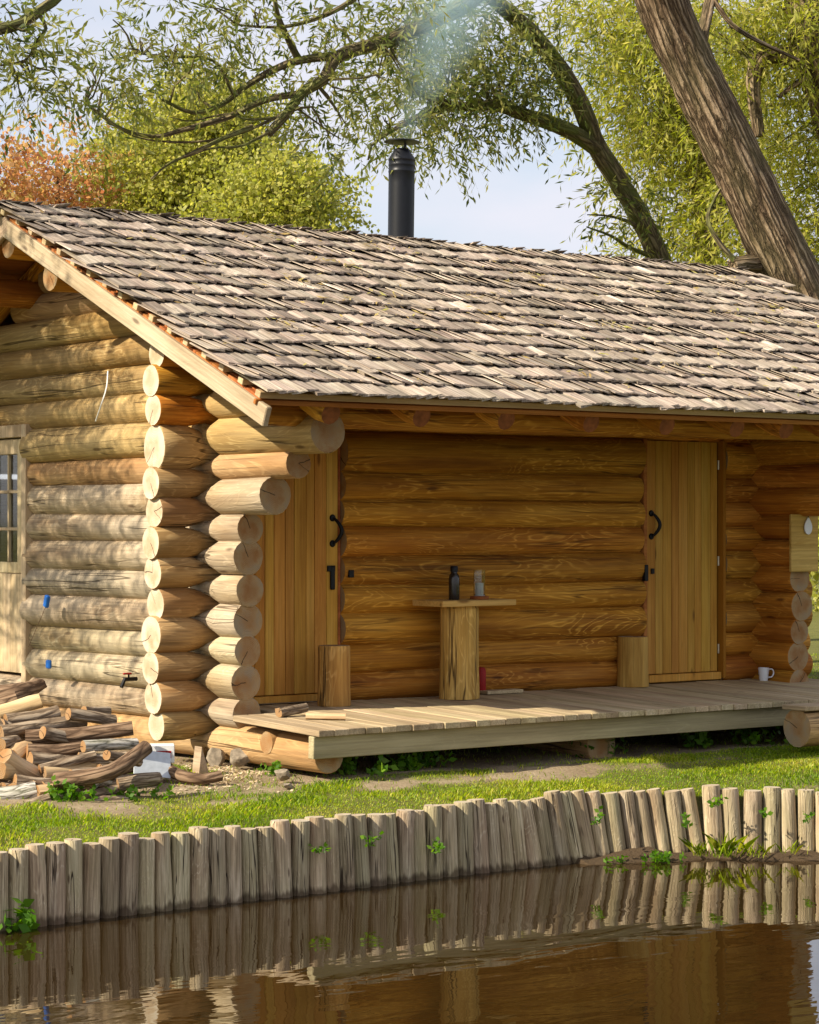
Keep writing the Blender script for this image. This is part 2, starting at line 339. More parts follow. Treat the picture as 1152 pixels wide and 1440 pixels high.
M['fire_bark'] = bark('firewood_bark', (0.10, 0.07, 0.045), (0.24, 0.175, 0.115), (0.38, 0.30, 0.21), None, 0, 2.5, 0.006)
M['fire_dark'] = bark('dark_firewood_bark', (0.07, 0.042, 0.025), (0.16, 0.10, 0.06), (0.26, 0.175, 0.11), None, 0, 2.2, 0.006)
M['birch'] = bark('birch_bark', (0.06, 0.05, 0.04), (0.48, 0.44, 0.38), (0.60, 0.56, 0.50), (0.16, 0.17, 0.08), 0.35, 3.0, 0.004)
M['split'] = wood('split_firewood', (0.42, 0.26, 0.12), (0.58, 0.41, 0.22), (0.68, 0.54, 0.33), 'grain', 0, 0.1, 0.5, vary=0.2)
M['twig'] = flat('twig_bark', (0.10, 0.075, 0.035), 0.8)
M['willow'] = leafmat('willow_leaf', [(0.05, 0.09, 0.012), (0.10, 0.15, 0.018), (0.17, 0.21, 0.03), (0.25, 0.25, 0.05)])
M['willow_dk'] = leafmat('willow_leaf_dark', [(0.05, 0.075, 0.016), (0.11, 0.135, 0.026), (0.19, 0.20, 0.045), (0.30, 0.28, 0.08)], 0.42)
M['willow_yl'] = leafmat('willow_leaf_yellow', [(0.13, 0.155, 0.016), (0.23, 0.25, 0.03), (0.34, 0.335, 0.055), (0.46, 0.41, 0.11)], 0.5)
M['linden'] = leafmat('linden_leaf', [(0.16, 0.18, 0.025), (0.26, 0.275, 0.045), (0.37, 0.365, 0.075), (0.46, 0.42, 0.11)])
M['maple'] = leafmat('maple_leaf', [(0.36, 0.15, 0.08), (0.46, 0.24, 0.11), (0.50, 0.32, 0.13), (0.44, 0.36, 0.12)])
M['weed'] = leafmat('weed_leaf', [(0.05, 0.13, 0.008), (0.09, 0.20, 0.012), (0.16, 0.27, 0.02)])
M['grassb'] = leafmat('grass_blade', [(0.10, 0.19, 0.006), (0.19, 0.29, 0.010), (0.34, 0.39, 0.018), (0.54, 0.45, 0.12)], 0.4)

# ------------------------------------------------------------------ terrain and pond
fence_px = [(16, 11.47), (219, 12.0), (432, 12.56), (600, 13.1), (786, 13.68), (880, 13.9), (969, 13.98), (1060, 13.99), (1152, 13.95)]
fpts = [P(px, HY, d)[:2] for px, d in fence_px]
fpts = [np.array((-3.0, 9.9)), np.array((2.0, 10.25))] + fpts + [np.array((11.0, 8.75)), np.array((11.4, 7.2))]
fpts = [np.array((a[0], a[1], 0)) for a in fpts]
FENCE = resample(fpts, 0.02)[:, :2]
Z_BANK = -0.40; Z_WATER = -0.755
pond_poly = np.vstack([FENCE, [(11.8, 0), (10, -14), (-12, -16), (-22, -2), (-16, 9)]])
def sdist(q):                           # signed distance to the pond edge, positive on land
    q = np.asarray(q, float); out = np.full(len(q), 1e9); inside = np.zeros(len(q), bool); A = pond_poly
    step = np.vstack([A[:len(FENCE):6], A[len(FENCE)-1:]]); n = len(step)
    for i in range(n):
        a, b = step[i], step[(i+1) % n]; ab = b-a; t = np.clip(((q-a)@ab)/(ab@ab+1e-12), 0, 1)
        out = np.minimum(out, np.linalg.norm(q-(a+t[:, None]*ab), axis=1))
        c = ((a[1] > q[:, 1]) != (b[1] > q[:, 1])); xx = (b[0]-a[0])*(q[:, 1]-a[1])/(b[1]-a[1]+1e-12)+a[0]
        inside ^= c & (q[:, 0] < xx)
    return np.where(inside, -out, out)
def vnoise(x, y, s, seed=0):
    r = np.random.default_rng(seed); tab = r.uniform(-1, 1, (64, 64)); x = x*s; y = y*s
    xi = np.floor(x).astype(int); yi = np.floor(y).astype(int); fx = x-xi; fy = y-yi; fx = fx*fx*(3-2*fx); fy = fy*fy*(3-2*fy)
    g = lambda a, b: tab[a % 64, b % 64]
    return (g(xi, yi)*(1-fx)+g(xi+1, yi)*fx)*(1-fy)+(g(xi, yi+1)*(1-fx)+g(xi+1, yi+1)*fx)*fy
def height(q):
    q = np.asarray(q, float); d = sdist(q); x, y = q[:, 0], q[:, 1]
    land = Z_BANK + 0.09*np.clip(d/1.1, 0, 1) + 0.02*vnoise(x, y, 1.4, 1) + 0.008*vnoise(x, y, 6, 2) + np.clip(d-8, 0, 400)*0.004
    ledge = np.clip((x-8.7)/0.3, 0, 1)*np.clip((15-x), 0, 1)
    w = 0.20+0.08*vnoise(x, y, 3, 4)
    bank = np.clip(Z_WATER+0.04+0.025*vnoise(x, y, 9, 5)+0.02*vnoise(x, y, 3.3, 6)-np.clip((-d-w*0.45)*0.42, 0, 0.7), -1.5, 0)*ledge + (1-ledge)*np.where(d > -0.05, Z_WATER-0.02+0.03*vnoise(x, y, 7, 8), -1.5)
    bank = np.maximum(bank, -1.5)
    return np.where(d > 0.03, land, bank)
def axis(lo, hi, a, b, fine):
    core = np.arange(a, b, fine); left = a - np.cumsum(0.2*1.32**np.arange(40)); right = b + np.cumsum(0.2*1.32**np.arange(40))
    left = left[left > lo][::-1]; right = right[right < hi]; return np.concatenate([[lo], left, core, right, [hi]])
gx = axis(-500, 500, 3.0, 14.0, 0.05); gy = axis(-500, 500, 8.5, 13.0, 0.05)
GX, GY = np.meshgrid(gx, gy); gq = np.stack([GX.ravel(), GY.ravel()], 1); gz = height(gq)
nx, ny = len(gx), len(gy); ii = (np.arange(ny-1)[:, None]*nx+np.arange(nx-1)[None, :]).ravel()
gm = bpy.data.meshes.new('ground'); gm.from_pydata(np.column_stack([gq, gz]).tolist(), [], np.column_stack([ii, ii+1, ii+nx+1, ii+nx]).tolist()); gm.update()
# where the turf is worn to soil: by the deck, the wood pile and along the bank foot
def wear(q):
    x, y = q[:, 0], q[:, 1]; d = sdist(q)
    n = 0.5*vnoise(x, y, 1.7, 21)+0.35*vnoise(x, y, 4.5, 22)+0.2*vnoise(x, y, 11, 23)
    def blob(cx, cy, rx, ry): return 1.25-np.sqrt(((x-cx)/rx)**2+((y-cy)/ry)**2)
    m = np.maximum.reduce([blob(7.35, 11.75, 0.75, 0.45), blob(6.2, 12.2, 1.2, 0.8), blob(9.3, 11.22, 1.15, 0.26), blob(10.35, 11.1, 0.5, 0.22), blob(8.35, 11.2, 0.35, 0.12), 2.0*((y > 11.46) & (x > 7.7) & (x < 13.3) & (y < 16.9)).astype(float)-0.4])
    m = m+n*1.15; m = np.where(d < 0.03, 1.0, m)
    return np.clip(m*1.6-0.1, 0, 1)
wa = gm.attributes.new('wear', 'FLOAT', 'POINT'); wa.data.foreach_set('value', wear(gq).astype(np.float32))
def ground_mat():
    t = NT('turf_and_soil'); c = t.coords('obj', (1, 1, 1), False); w = t.n('ShaderNodeAttribute', attribute_name='wear').outputs['Fac']
    n1 = t.noise(c, 3.0, 6, 0.65); n2 = t.noise(c, 60.0, 5, 0.7)
    turf = t.mix(n2, t.ramp(n1, [(0.3, (0.07, 0.10, 0.012)), (0.7, (0.16, 0.17, 0.025))]), (0.13, 0.11, 0.04))
    soil = t.ramp(t.math('ADD', t.math('MULTIPLY', n1, 0.5), t.math('MULTIPLY', n2, 0.5)), [(0.3, (0.12, 0.08, 0.045)), (0.5, (0.29, 0.22, 0.135)), (0.7, (0.46, 0.38, 0.26))])
    sp = t.n('ShaderNodeSeparateXYZ'); t.l(c, sp.inputs[0]); wet = t.ramp(sp.outputs[2], [(0.0, 1.0), (1.0, 1.0)])
    low = t.math('LESS_THAN', sp.outputs[2], -0.62)
    col = t.mix(w, turf, soil); col = t.mix(t.math('MULTIPLY', low, 0.93), col, (0.06, 0.038, 0.02))
    t.bump(n2, 0.8, 0.02); return t.fin(col, 0.95, 0.15)
ground = link('ground', gm, None, ground_mat(), True); tag(ground, 'grassy bank with worn soil around the log cabin', 'ground', None, 'structure')
def water_mat():
    t = NT('pond_water'); c = t.coords('obj', (1.0, 2.2, 1), False)
    n = t.math('ADD', t.math('MULTIPLY', t.noise(c, 1.3, 3, 0.5, 0.4), 1.0), t.math('MULTIPLY', t.noise(c, 5.0, 2), 0.12))
    x = t.n('ShaderNodeBump'); x.inputs['Strength'].default_value = 0.10; x.inputs['Distance'].default_value = 0.03; t.l(n, x.inputs['Height']); t.l(x.outputs[0], t.b.inputs['Normal'])
    t.b.inputs['IOR'].default_value = 1.38; return t.fin((0.022, 0.012, 0.003), 0.012, 0.75)
wv = [(-60, -60, Z_WATER), (60, -60, Z_WATER), (60, 30, Z_WATER), (-60, 30, Z_WATER)]
wp = [(*p, Z_WATER) for p in np.vstack([FENCE[::8], FENCE[-1:], pond_poly[len(FENCE):]])]
ctr = np.array((3.0, 2.0)); wp = [(*(np.array(p[:2])+(np.array(p[:2])-ctr)/np.linalg.norm(np.array(p[:2])-ctr)*0.12), Z_WATER) for p in wp]
water = link('pond_water', mesh(wp, [list(range(len(wp)))[::-1]]), None, water_mat()); tag(water, 'still brown pond water reflecting the cabin and posts', 'pond', None, 'structure')
if water.data.polygons[0].normal.z < 0: water.data.flip_normals()

# ------------------------------------------------------------------ palisade along the pond
pal = empty('palisade', (7.1, 10.4, Z_WATER)); tag(pal, 'low palisade of weathered round posts edging the pond bank', 'palisade')
seg = np.linalg.norm(np.diff(FENCE, axis=0), axis=1); arc = np.concatenate([[0], np.cumsum(seg)])
s = 0.0; pr = random.Random(3); k = 0
i0 = np.searchsorted(FENCE[:, 0], 1.5); s = arc[i0]
while s < arc[-1]-0.4:
    r = pr.uniform(0.044, 0.058); s += r
    x = np.interp(s, arc, FENCE[:, 0]); y = np.interp(s, arc, FENCE[:, 1]); s += r*0.98+0.002
    frac = x
    lean = -0.02+pr.uniform(-0.035, 0.035)
    if 8.2 < x < 9.95: lean -= 0.13*min(1, (x-8.2)/0.5)*min(1, (9.95-x)/0.4+0.35)
    if x < 6.2: lean += 0.02
    top = Z_BANK+0.035+pr.uniform(-0.018, 0.02); bot = -1.05
    if x > 8.8: top += 0.01
    H = top-bot; ux, uy = 0.8, -0.6   # lean seen from the water side
    dx = lean*ux; dy = lean*uy+pr.uniform(-0.02, 0.02)
    zs = np.array([0, 0.25, 0.45, 0.65, 0.85, 0.97, 1.0])*H
    pts = np.stack([x+dx*(zs-H*0.5), y+dy*(zs-H*0.5), bot+zs], 1)
    rads = r*np.array([1, 1, 1.0, 0.99, 0.97, 0.96, 0.90])*(1+np.array([pr.uniform(-.03, .03) for _ in range(7)]))
    v, f, m, g = tube(pts, rads, 14, 0, 1, 0.018, k+50)
    base = np.array((7.1, 10.4, Z_WATER))
    o = link('post', mesh(v-base, f, 'post', m, g, [pr.random()]*len(v)), pal, [M['post'], M['post_end']], True); k += 1

# ------------------------------------------------------------------ log cabin
XG, XR2, YW, YB = 8.04, 12.95, 12.85, 16.6
XROOF, YE, ZE, SL, YRIDGE = 7.38, 11.2, 1.974, 0.436, 14.5
XROOF2 = 14.5
SLA = math.atan(SL)
def ztop(y): return ZE+SL*((y if y < YRIDGE else 2*YRIDGE-y)-YE)
cabin = empty('log_cabin', (XG, YW, -0.3)); tag(cabin, 'honey coloured round log cabin with shingle roof and open porch', 'cabin')
def put(o, parent, Mw):
    o.parent = parent; o.matrix_parent_inverse = Matrix.Identity(4); o.matrix_basis = WORLD[parent.name].inverted() @ Mw; WORLD[o.name] = Mw.copy(); return o
WORLD = {cabin.name: Matrix.Translation((XG, YW, -0.3))}
lr = random.Random(5)
def wall_log(p0, direction, L, r, ends_notch=(), mat='log_out', taper=None, cutz=None, rz=1.0, name='wall_log', n=18, wob=1.0, nmin=0.5, ends='log_end'):
    """a round log from p0 along 'X' or 'Y'; ends_notch: places (along the log) where it narrows into a saddle"""
    xs = set([0.0, 0.007, L-0.007, L]); m = max(4, int(L/0.22))
    for i in range(1, m): xs.add(L*i/m)
    for c in ends_notch:
        for d in (-0.30, -0.21, -0.12, -0.06, 0.0, 0.06, 0.12, 0.21, 0.30):
            if 0.01 < c+d < L-0.01: xs.add(c+d)
    xs = sorted(xs); tp = lr.uniform(-0.05, 0.05); ph = [lr.uniform(0, 6.28) for _ in range(6)]
    v = []; g = []; pts = []; f = []; mi = []
    for x in xs:
        sz = 1.0; sy = 1.0
        for c in ends_notch:
            d = abs(x-c)
            if d < 0.24:
                q = min(1, max(0, (d-0.085)/0.12)); sz = min(sz, nmin+(1-nmin)*q**0.8) if x < c-0.05 else sz; sy = min(sy, 0.86+0.14*q)
        if x < 1e-6 or x > L-1e-6: sz *= 0.955; sy *= 0.955
        rr = r*(1+tp*(x/L-0.5)+0.018*wob*math.sin(x*2.3+ph[0])+0.012*wob*math.sin(x*5.1+ph[1]))
        oy = 0.010*wob*math.sin(x*1.1+ph[2]); oz = 0.007*wob*math.sin(x*1.4+ph[3])
        pts.append((x, oy, oz))
        for j in range(n):
            a = 2*math.pi*j/n; q = rr*(1+0.013*math.sin(3*a+ph[4]+x*1.2)+0.008*math.sin(5*a+ph[5]-x*2))
            y, z = q*math.cos(a)*sy, q*math.sin(a)*sz*rz
            v.append((x, y+oy, z+oz)); g.append((x, y, z))
    K = len(xs)
    for i in range(K-1):
        for j in range(n): f.append([i*n+j, i*n+(j+1) % n, (i+1)*n+(j+1) % n, (i+1)*n+j][::-1]); mi.append(0)
    for e, ring in ((0, 0), (1, K-1)):
        b = len(v); v += v[ring*n:(ring+1)*n]+[pts[ring]]; g += g[ring*n:(ring+1)*n]+[(xs[ring], 0, 0)]
        for j in range(n):
            q = [b+j, b+(j+1) % n, b+n]; f.append(q[::-1] if e == 0 else q); mi.append(1)
    # faces of the side were wound for inward ring order; fix orientation
    f = [q[::-1] for q in f[:(K-1)*n]] + f[(K-1)*n:]
    me = mesh(v, f, name, mi, g, [lr.random()]*len(v))
    o = link(name, me, None, [M[mat], M[ends]], True)
    Mw = Matrix.Translation(p0) @ (Matrix.Rotation(R(90), 4, 'Z') if direction == 'Y' else Matrix.Identity(4))
    return put(o, cabin, Mw)

YBND = [-0.27, -0.07, 0.12, 0.325, 0.50, 0.71, 0.90, 1.10, 1.28, 1.49, 1.66, 1.88, 2.08]
while YBND[-1] < 3.2: YBND.append(YBND[-1]+0.195)
XBND = [-0.15, 0.032, 0.224, 0.403, 0.62, 0.806, 1.007, 1.195, 1.379, 1.567, 1.836, 2.02, 2.20, 2.377]
YGEND = 16.95
GD0, GD1, GDZ0, GDZ1 = 15.2, 15.98, 0.13, 1.84      # gable door opening
for xw, left in ((XG, True), (XR2, False)):
    for k in range(len(YBND)-1):
        z = (YBND[k]+YBND[k+1])/2; h = YBND[k+1]-YBND[k]; r = h*0.5+0.012
        y0 = 12.40+lr.uniform(-0.02, 0.015); rz = 1.0
        if k == 0: y0 = 11.53; r = 0.112
        if k == 8: y0 = 12.09; r = 0.118
        if k == 9: y0 = 11.86
        if k == 10: y0 = 11.55; r = 0.132
        if k == 11: y0 = 12.26
        lim = YE+(z+r*0.8+0.17-ZE)/SL
        y0 = max(y0, lim+0.02); y1 = min(YGEND, 2*YRIDGE-lim)
        if k > 11: y0 = max(y0, 12.46)
        if y1-y0 < 0.3: continue
        nt = [YW-y0] if (y0 < 12.7 and left) else []
        xx = xw+lr.uniform(-0.008, 0.008)
        if left and GDZ0 < z < GDZ1+0.02:
            wall_log((xx, y0, z), 'Y', GD0-y0, r, nt, mat='log_grey' if k < 9 else 'log_out'); wall_log((xx, GD1, z), 'Y', y1-GD1, r)
        else: wall_log((xx, y0, z), 'Y', y1-y0, r, nt, mat=('log_grey' if 0 < k < 9 else 'log_out' if k < 12 else 'log_stub') if left else 'log_in')
D1, D2 = (8.27, 9.02), (11.735, 12.505); DZ1 = 1.845
for k in range(len(XBND)-1):
    z = (XBND[k]+XBND[k+1])/2; h = XBND[k+1]-XBND[k]; r = min(h*0.5+0.012, 0.13); rz = (h*0.5+0.012)/r
    x0 = 7.62+lr.uniform(-0.02, 0.02); x1 = 13.46
    # the overhanging corner stub is weathered, the porch wall is honey coloured
    if k == 0:
        wall_log((x0, YW, z), 'X', x1-x0, r, [XG-x0], mat='log_stub', rz=rz, nmin=0.72, ends='end_pale'); continue
    if z < DZ1:
        wall_log((x0, YW, z), 'X', D1[0]-x0, r, [XG-x0], mat='log_stub', rz=rz, nmin=0.72, ends='end_pale')
        wall_log((D1[1]+0.012, YW+lr.uniform(-.006, .006), z), 'X', D2[0]-D1[1]-0.03, r, [], mat='log_in', rz=rz)
        wall_log((D2[1]+0.03, YW, z), 'X', x1-D2[1]-0.03, r, [], mat='log_in', rz=rz)
    else:
        wall_log((x0, YW, z), 'X', x1-x0, r, [XG-x0], mat='log_in', rz=rz, nmin=0.72, ends='end_pale')
for k in range(len(XBND)-1):
    z = (XBND[k]+XBND[k+1])/2; wall_log((7.62, YB, z), 'X', 5.84, 0.105, [], mat='log_out')
# beams of the porch roof
wall_log((7.70, 11.72, 1.895), 'X', 6.35, 0.098, [], mat='log_in', name='purlin')
wall_log((7.46, 13.90, 2.85), 'X', 6.6, 0.10, [], mat='log_in', name='purlin')
wall_log((7.46, 14.50, 3.13), 'X', 6.6, 0.10, [], mat='log_in', name='purlin')
wall_log((7.46, 15.10, 2.85), 'X', 6.6, 0.10, [], mat='log_in', name='purlin')

# ---- roof
ROOFM = Matrix.Translation((XROOF, YE, ZE)) @ Matrix.Rotation(SLA, 4, 'X')
BACKM = Matrix.Translation((XROOF2, 2*YRIDGE-YE, ZE)) @ Matrix.Rotation(math.pi, 4, 'Z') @ Matrix.Rotation(SLA, 4, 'X')
RL = XROOF2-XROOF; SLOPE = (YRIDGE-YE)/math.cos(SLA)
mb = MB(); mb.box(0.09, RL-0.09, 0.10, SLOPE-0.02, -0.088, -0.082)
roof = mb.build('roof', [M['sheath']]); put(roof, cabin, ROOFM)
I4 = Matrix.Identity(4); rr_ = random.Random(9)
for Mx, front in ((ROOFM, True), (BACKM, False)):
    nb = 18
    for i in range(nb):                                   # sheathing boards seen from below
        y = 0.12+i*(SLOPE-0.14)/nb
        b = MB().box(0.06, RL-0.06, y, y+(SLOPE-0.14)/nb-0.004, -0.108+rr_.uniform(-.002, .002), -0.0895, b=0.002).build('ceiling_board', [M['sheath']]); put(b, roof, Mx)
    for i in range(17):                                   # battens with their ends over the barge board
        y = 0.075+i*(SLOPE-0.10)/16.3
        b = MB().box(0.012+rr_.uniform(0, .02), RL-0.02, y, y+0.055, -0.080, -0.042, b=0.003).build('batten', [M['batten']]); put(b, roof, Mx)
    for X in (0.035, RL-0.075):
        b = MB().box(X, X+0.04, 0.0, SLOPE-0.005, -0.225, -0.105, b=0.006).build('barge_board', [M['barge']]); put(b, roof, Mx)
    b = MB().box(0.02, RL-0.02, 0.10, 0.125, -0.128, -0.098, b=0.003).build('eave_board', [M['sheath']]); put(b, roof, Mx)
xs_r = [7.95, 8.62, 9.28, 9.98, 10.64, 11.28, 11.75, 12.2, 12.7, 13.2, 13.7, 14.2]
for x in xs_r:
    for Mx in (ROOFM, BACKM):
        L = SLOPE-0.30; pts = [(0.11, -0.172), (0.20, -0.176), (0.6, -0.168), (L*0.6, -0.165), (L+0.2, -0.160)]
        rad = [0.066, 0.078, 0.076, 0.062, 0.055]
        lx = (x-XROOF) if Mx is ROOFM else (XROOF2-x)
        v, f, m, g = tube([(lx, a, b+0.0) for a, b in pts], rad, 12, 0, 1)
        o = link('rafter', mesh(v, f, 'rafter', m, g, [rr_.random()]*len(v)), None, [M['log_in'], M['rafter_end']], True); put(o, roof, Mx)
# shingles: wedge shaped, lapped sideways, the lap turned round from course to course
NC = 16; EXPO = (SLOPE+0.02)/NC
def shingle_geo(w, L, flip, rs, t0=0.016, t1=0.005):
    """local: y from 0 (butt) to L, x across, z up; one long edge thick, the other thin"""
    a, b = (t0, t1) if not flip else (t1, t0)
    j = lambda s: rs.uniform(-s, s)
    bl, br = j(0.012), j(0.012)
    zb = lambda q: q
    v = [(-w/2, bl, 0), (w/2, br, 0), (w/2, L, 0), (-w/2, L, 0),
         (-w/2, bl+0.004, a+j(.002)), (w/2, br+0.004, b+j(.002)), (w/2, L, b*0.4), (-w/2, L, a*0.4),
         (j(w*.2), (bl+br)/2-0.006, 0.0), (0, (bl+br)/2-0.002, (a+b)/2+j(.003))]
    f = [[4, 9, 5, 6, 7], [0, 3, 2, 1, 8], [0, 8, 9, 4], [8, 1, 5, 9], [1, 2, 6, 5], [2, 3, 7, 6], [3, 0, 4, 7]]
    return v, f
rs = random.Random(21); variants = {}
for fl in (0, 1):
    variants[fl] = []
    for q in range(8):
        w = 0.088+0.006*q; v, f = shingle_geo(w, 0.46, fl, rs); variants[fl].append((w, v, f, None))
pieces = []
for c in range(NC):
    y = -0.045+c*EXPO; lc = min(1.0, (SLOPE+0.035-y)/0.46); x = 0.0+rs.uniform(-0.03, 0.01); fl = c % 2
    while x < RL+0.01:
        q = rs.randrange(8); w = variants[fl][q][0]; step = w*0.74
        roll = (0.17+rs.uniform(-0.08, 0.11))*(1 if fl else -1)
        pit = -math.atan2(0.021, EXPO)*0.9+rs.uniform(-0.022, 0.012)
        zz = 0.008+rs.uniform(-0.002, 0.006); yj = rs.uniform(-0.016, 0.016); yaw = rs.uniform(-0.05, 0.05)+(0.035 if fl else -0.035)
        if rs.random() < 0.03: yj -= 0.05; yaw *= 2.4
        Ml = Matrix.Translation((x+step/2, y+yj, zz)) @ Euler((pit, roll, yaw)).to_matrix().to_4x4() @ Matrix.Diagonal((1, lc*rs.uniform(0.93, 1.04) if lc < 1 else 1, 1, 1))
        wp_ = ROOFM @ Vector((x, y, 0)); dist = (wp_-Vector((0, 0, EYE))).length
        pxx = CX+F*(wp_.x*0.8-wp_.y*0.6)/(wp_.x*0.6+wp_.y*0.8)
        pieces.append((dist+(100 if pxx > 1165 else 0), fl, q, Ml, c)); x += step
pieces.sort(key=lambda t: t[0])
vm = {}
for fl in (0, 1):
    for q in range(8):
        w, v, f, _ = variants[fl][q]; me = mesh(v, f, 'shingle'); me.materials.append(M['shingle']); vm[(fl, q)] = me
for _, fl, q, Ml, c in pieces[:300]:
    o = bpy.data.objects.new('shingle', vm[(fl, q)]); COL.objects.link(o); put(o, roof, ROOFM @ Ml)
def join_pieces(items, name, Mx):
    V = []; Fs = []; Rn = []
    for _, fl, q, Ml, c in items:
        w, v, f, _2 = variants[fl][q]; i = len(V); V += [tuple(Ml @ Vector(p)) for p in v]; Fs += [[i+k for k in a] for a in f]; Rn += [rs.random()]*len(v)
    o = link(name, mesh(V, Fs, name, None, None, Rn), None, M['shingle']); put(o, roof, Mx); o['kind'] = 'stuff'; return o
join_pieces(pieces[300:], 'upper_shingles', ROOFM)
join_pieces(pieces, 'back_shingles', BACKM)

# ---- chimney
cp = P(563, HY, 18.6); chim = MB(); lean = 0.012
prof = [(0.103, 3.1), (0.103, 3.46), (0.1035, 3.9), (0.1035, 3.985), (0.106, 3.99), (0.106, 4.0), (0.1035, 4.005), (0.1035, 4.035), (0.106, 4.04), (0.106, 4.05), (0.104, 4.055), (0.104, 4.08), (0.108, 4.085), (0.106, 4.095), (0.056, 4.175), (0.052, 4.175), (0.052, 4.05)]
chimney = empty('chimney_pipe', (cp[0], cp[1], 3.1)); chimney.rotation_euler = (0, R(0.9), 0); tag(chimney, 'black steel stove pipe with flat rain cap on the ridge', 'chimney')
MB().lathe([(r, z-3.1) for r, z in prof], 32).build('pipe', [M['chim']], chimney, True)
MB().lathe([(0.001, 1.155), (0.05, 1.152), (0.11, 1.143), (0.145, 1.132), (0.145, 1.128), (0.10, 1.124), (0.001, 1.122)], 32).build('rain_cap', [M['chim']], chimney, True)
MB().tube([(0.022, 0, 1.06), (0.034, 0, 1.125)], [0.010, 0.010], 8).build('strut', [M['chim']], chimney, True)
for a in (2.4, 4.4):
    MB().tube([(0.05*math.cos(a), 0.05*math.sin(a), 1.06), (0.085*math.cos(a), 0.085*math.sin(a), 1.13)], [0.0025, 0.0025], 6).build('strut', [M['chim']], chimney)

# ---- doors
def ring_handle(mb, x, z, y, s=1.0):
    for dz in (-0.09, 0.09):
        mb.lathe([(0.0, 0.0), (0.026, 0.0), (0.026, 0.012), (0.012, 0.018), (0.0, 0.018)], 14)
    return mb
def pull_handle(parent, x, z, y, side):
    mb = MB()
    for dz in (-0.085, 0.085):
        i = len(mb.v); mb.lathe([(0.001, 0.012), (0.018, 0.010), (0.024, 0.003), (0.024, -0.006)], 14)
        mb.v[i:] = [(x+p[0], y-p[2], z+dz+p[1]) for p in mb.v[i:]]
    pts = resample([(x, y-0.012, z+0.085), (x+0.018*side, y-0.03, z+0.062), (x+0.036*side, y-0.05, z+0.02), (x+0.036*side, y-0.05, z-0.02), (x+0.018*side, y-0.03, z-0.062), (x, y-0.012, z-0.085)], 0.02)
    rad = [0.008+0.006*math.sin(math.pi*i/(len(pts)-1)) for i in range(len(pts))]
    mb.tube(pts, rad, 10); return mb.build('handle', [M['iron']], parent, True)
def front_door(x0, x1, z0, z1, y, hinge_right, np_):
    base = Matrix.Translation(((x0+x1)/2, y, z0))
    w = x1-x0; mbk = MB().box(-w/2+0.004, w/2-0.004, 0.026, 0.05, 0.0, z1-z0); d = mbk.build('door', [M['plank']]); put(d, cabin, base)
    ws = [rr_.uniform(0.8, 1.2) for _ in range(np_)]; tot = sum(ws); x = -w/2
    for q in ws:
        pw = q/tot*w; b = MB().box(x+0.0015, x+pw-0.0015, rr_.uniform(0, .002), 0.025, 0.002, z1-z0, b=0.003).build('plank', [M['plank']], d); x += pw
    return d, base
d1, b1 = front_door(D1[0], D1[1]-0.012, 0.10, 1.83, 12.80, False, 9)
d2, b2 = front_door(D2[0]+0.035, D2[1]-0.01, 0.11, 1.83, 12.80, True, 9)
w1 = (D1[1]-0.012-D1[0])/2; w2 = (D2[1]-0.01-D2[0]-0.035)/2
pull_handle(d1, w1-0.045, 1.07, 0.0, 1); pull_handle(d2, -w2+0.05, 1.10, 0.0, 1)
lt = MB(); lt.box(w1-0.09, w1-0.03, -0.014, 0.004, 0.80, 0.84, b=0.003); lt.box(w1-0.068, w1-0.034, -0.02, 0.002, 0.68, 0.835, b=0.006); lt.build('latch', [M['iron']], d1)
MB().box(-w2+0.045, -w2+0.075, -0.012, 0.004, 0.74, 0.78, b=0.003).build('latch', [M['iron']], d2)
for z in (0.17, 0.83, 1.55):
    MB().tube([(w2+0.004, -0.004, z-0.035), (w2+0.004, -0.004, z+0.035)], [0.007, 0.007], 8).build('hinge', [M['brass']], d2)
def part_box(name, mat, x0, x1, y0, y1, z0, z1, b=0.004, parent=None):
    c = ((x0+x1)/2, (y0+y1)/2, z0); o = MB().box(x0-c[0], x1-c[0], y0-c[1], y1-c[1], 0, z1-z0, b=b).build(name, [M[mat]]); put(o, parent or cabin, Matrix.Translation(c)); return o
part_box('door_jamb', 'sheath', D2[0]-0.005, D2[0]+0.03, 12.78, 12.93, 0.06, 1.84)
part_box('door_jamb', 'log_in', D2[1], D2[1]+0.026, 12.745, 12.93, 0.06, 1.84)
part_box('door_jamb', 'sheath', D1[1]-0.010, D1[1]+0.010, 12.80, 12.93, 0.06, 1.84)
part_box('door_sill', 'plank', D1[0], D1[1]-0.012, 12.765, 12.90, 0.052, 0.097); part_box('door_sill', 'plank', D2[0]+0.032, D2[1]-0.002, 12.765, 12.90, 0.052, 0.107)
part_box('bolt_keeper', 'iron', D1[1]+0.035, D1[1]+0.075, 12.735, 12.76, 0.86, 0.91); part_box('bolt_keeper', 'iron', D2[0]-0.045, D2[0]-0.012, 12.722, 12.76, 0.80, 0.92)
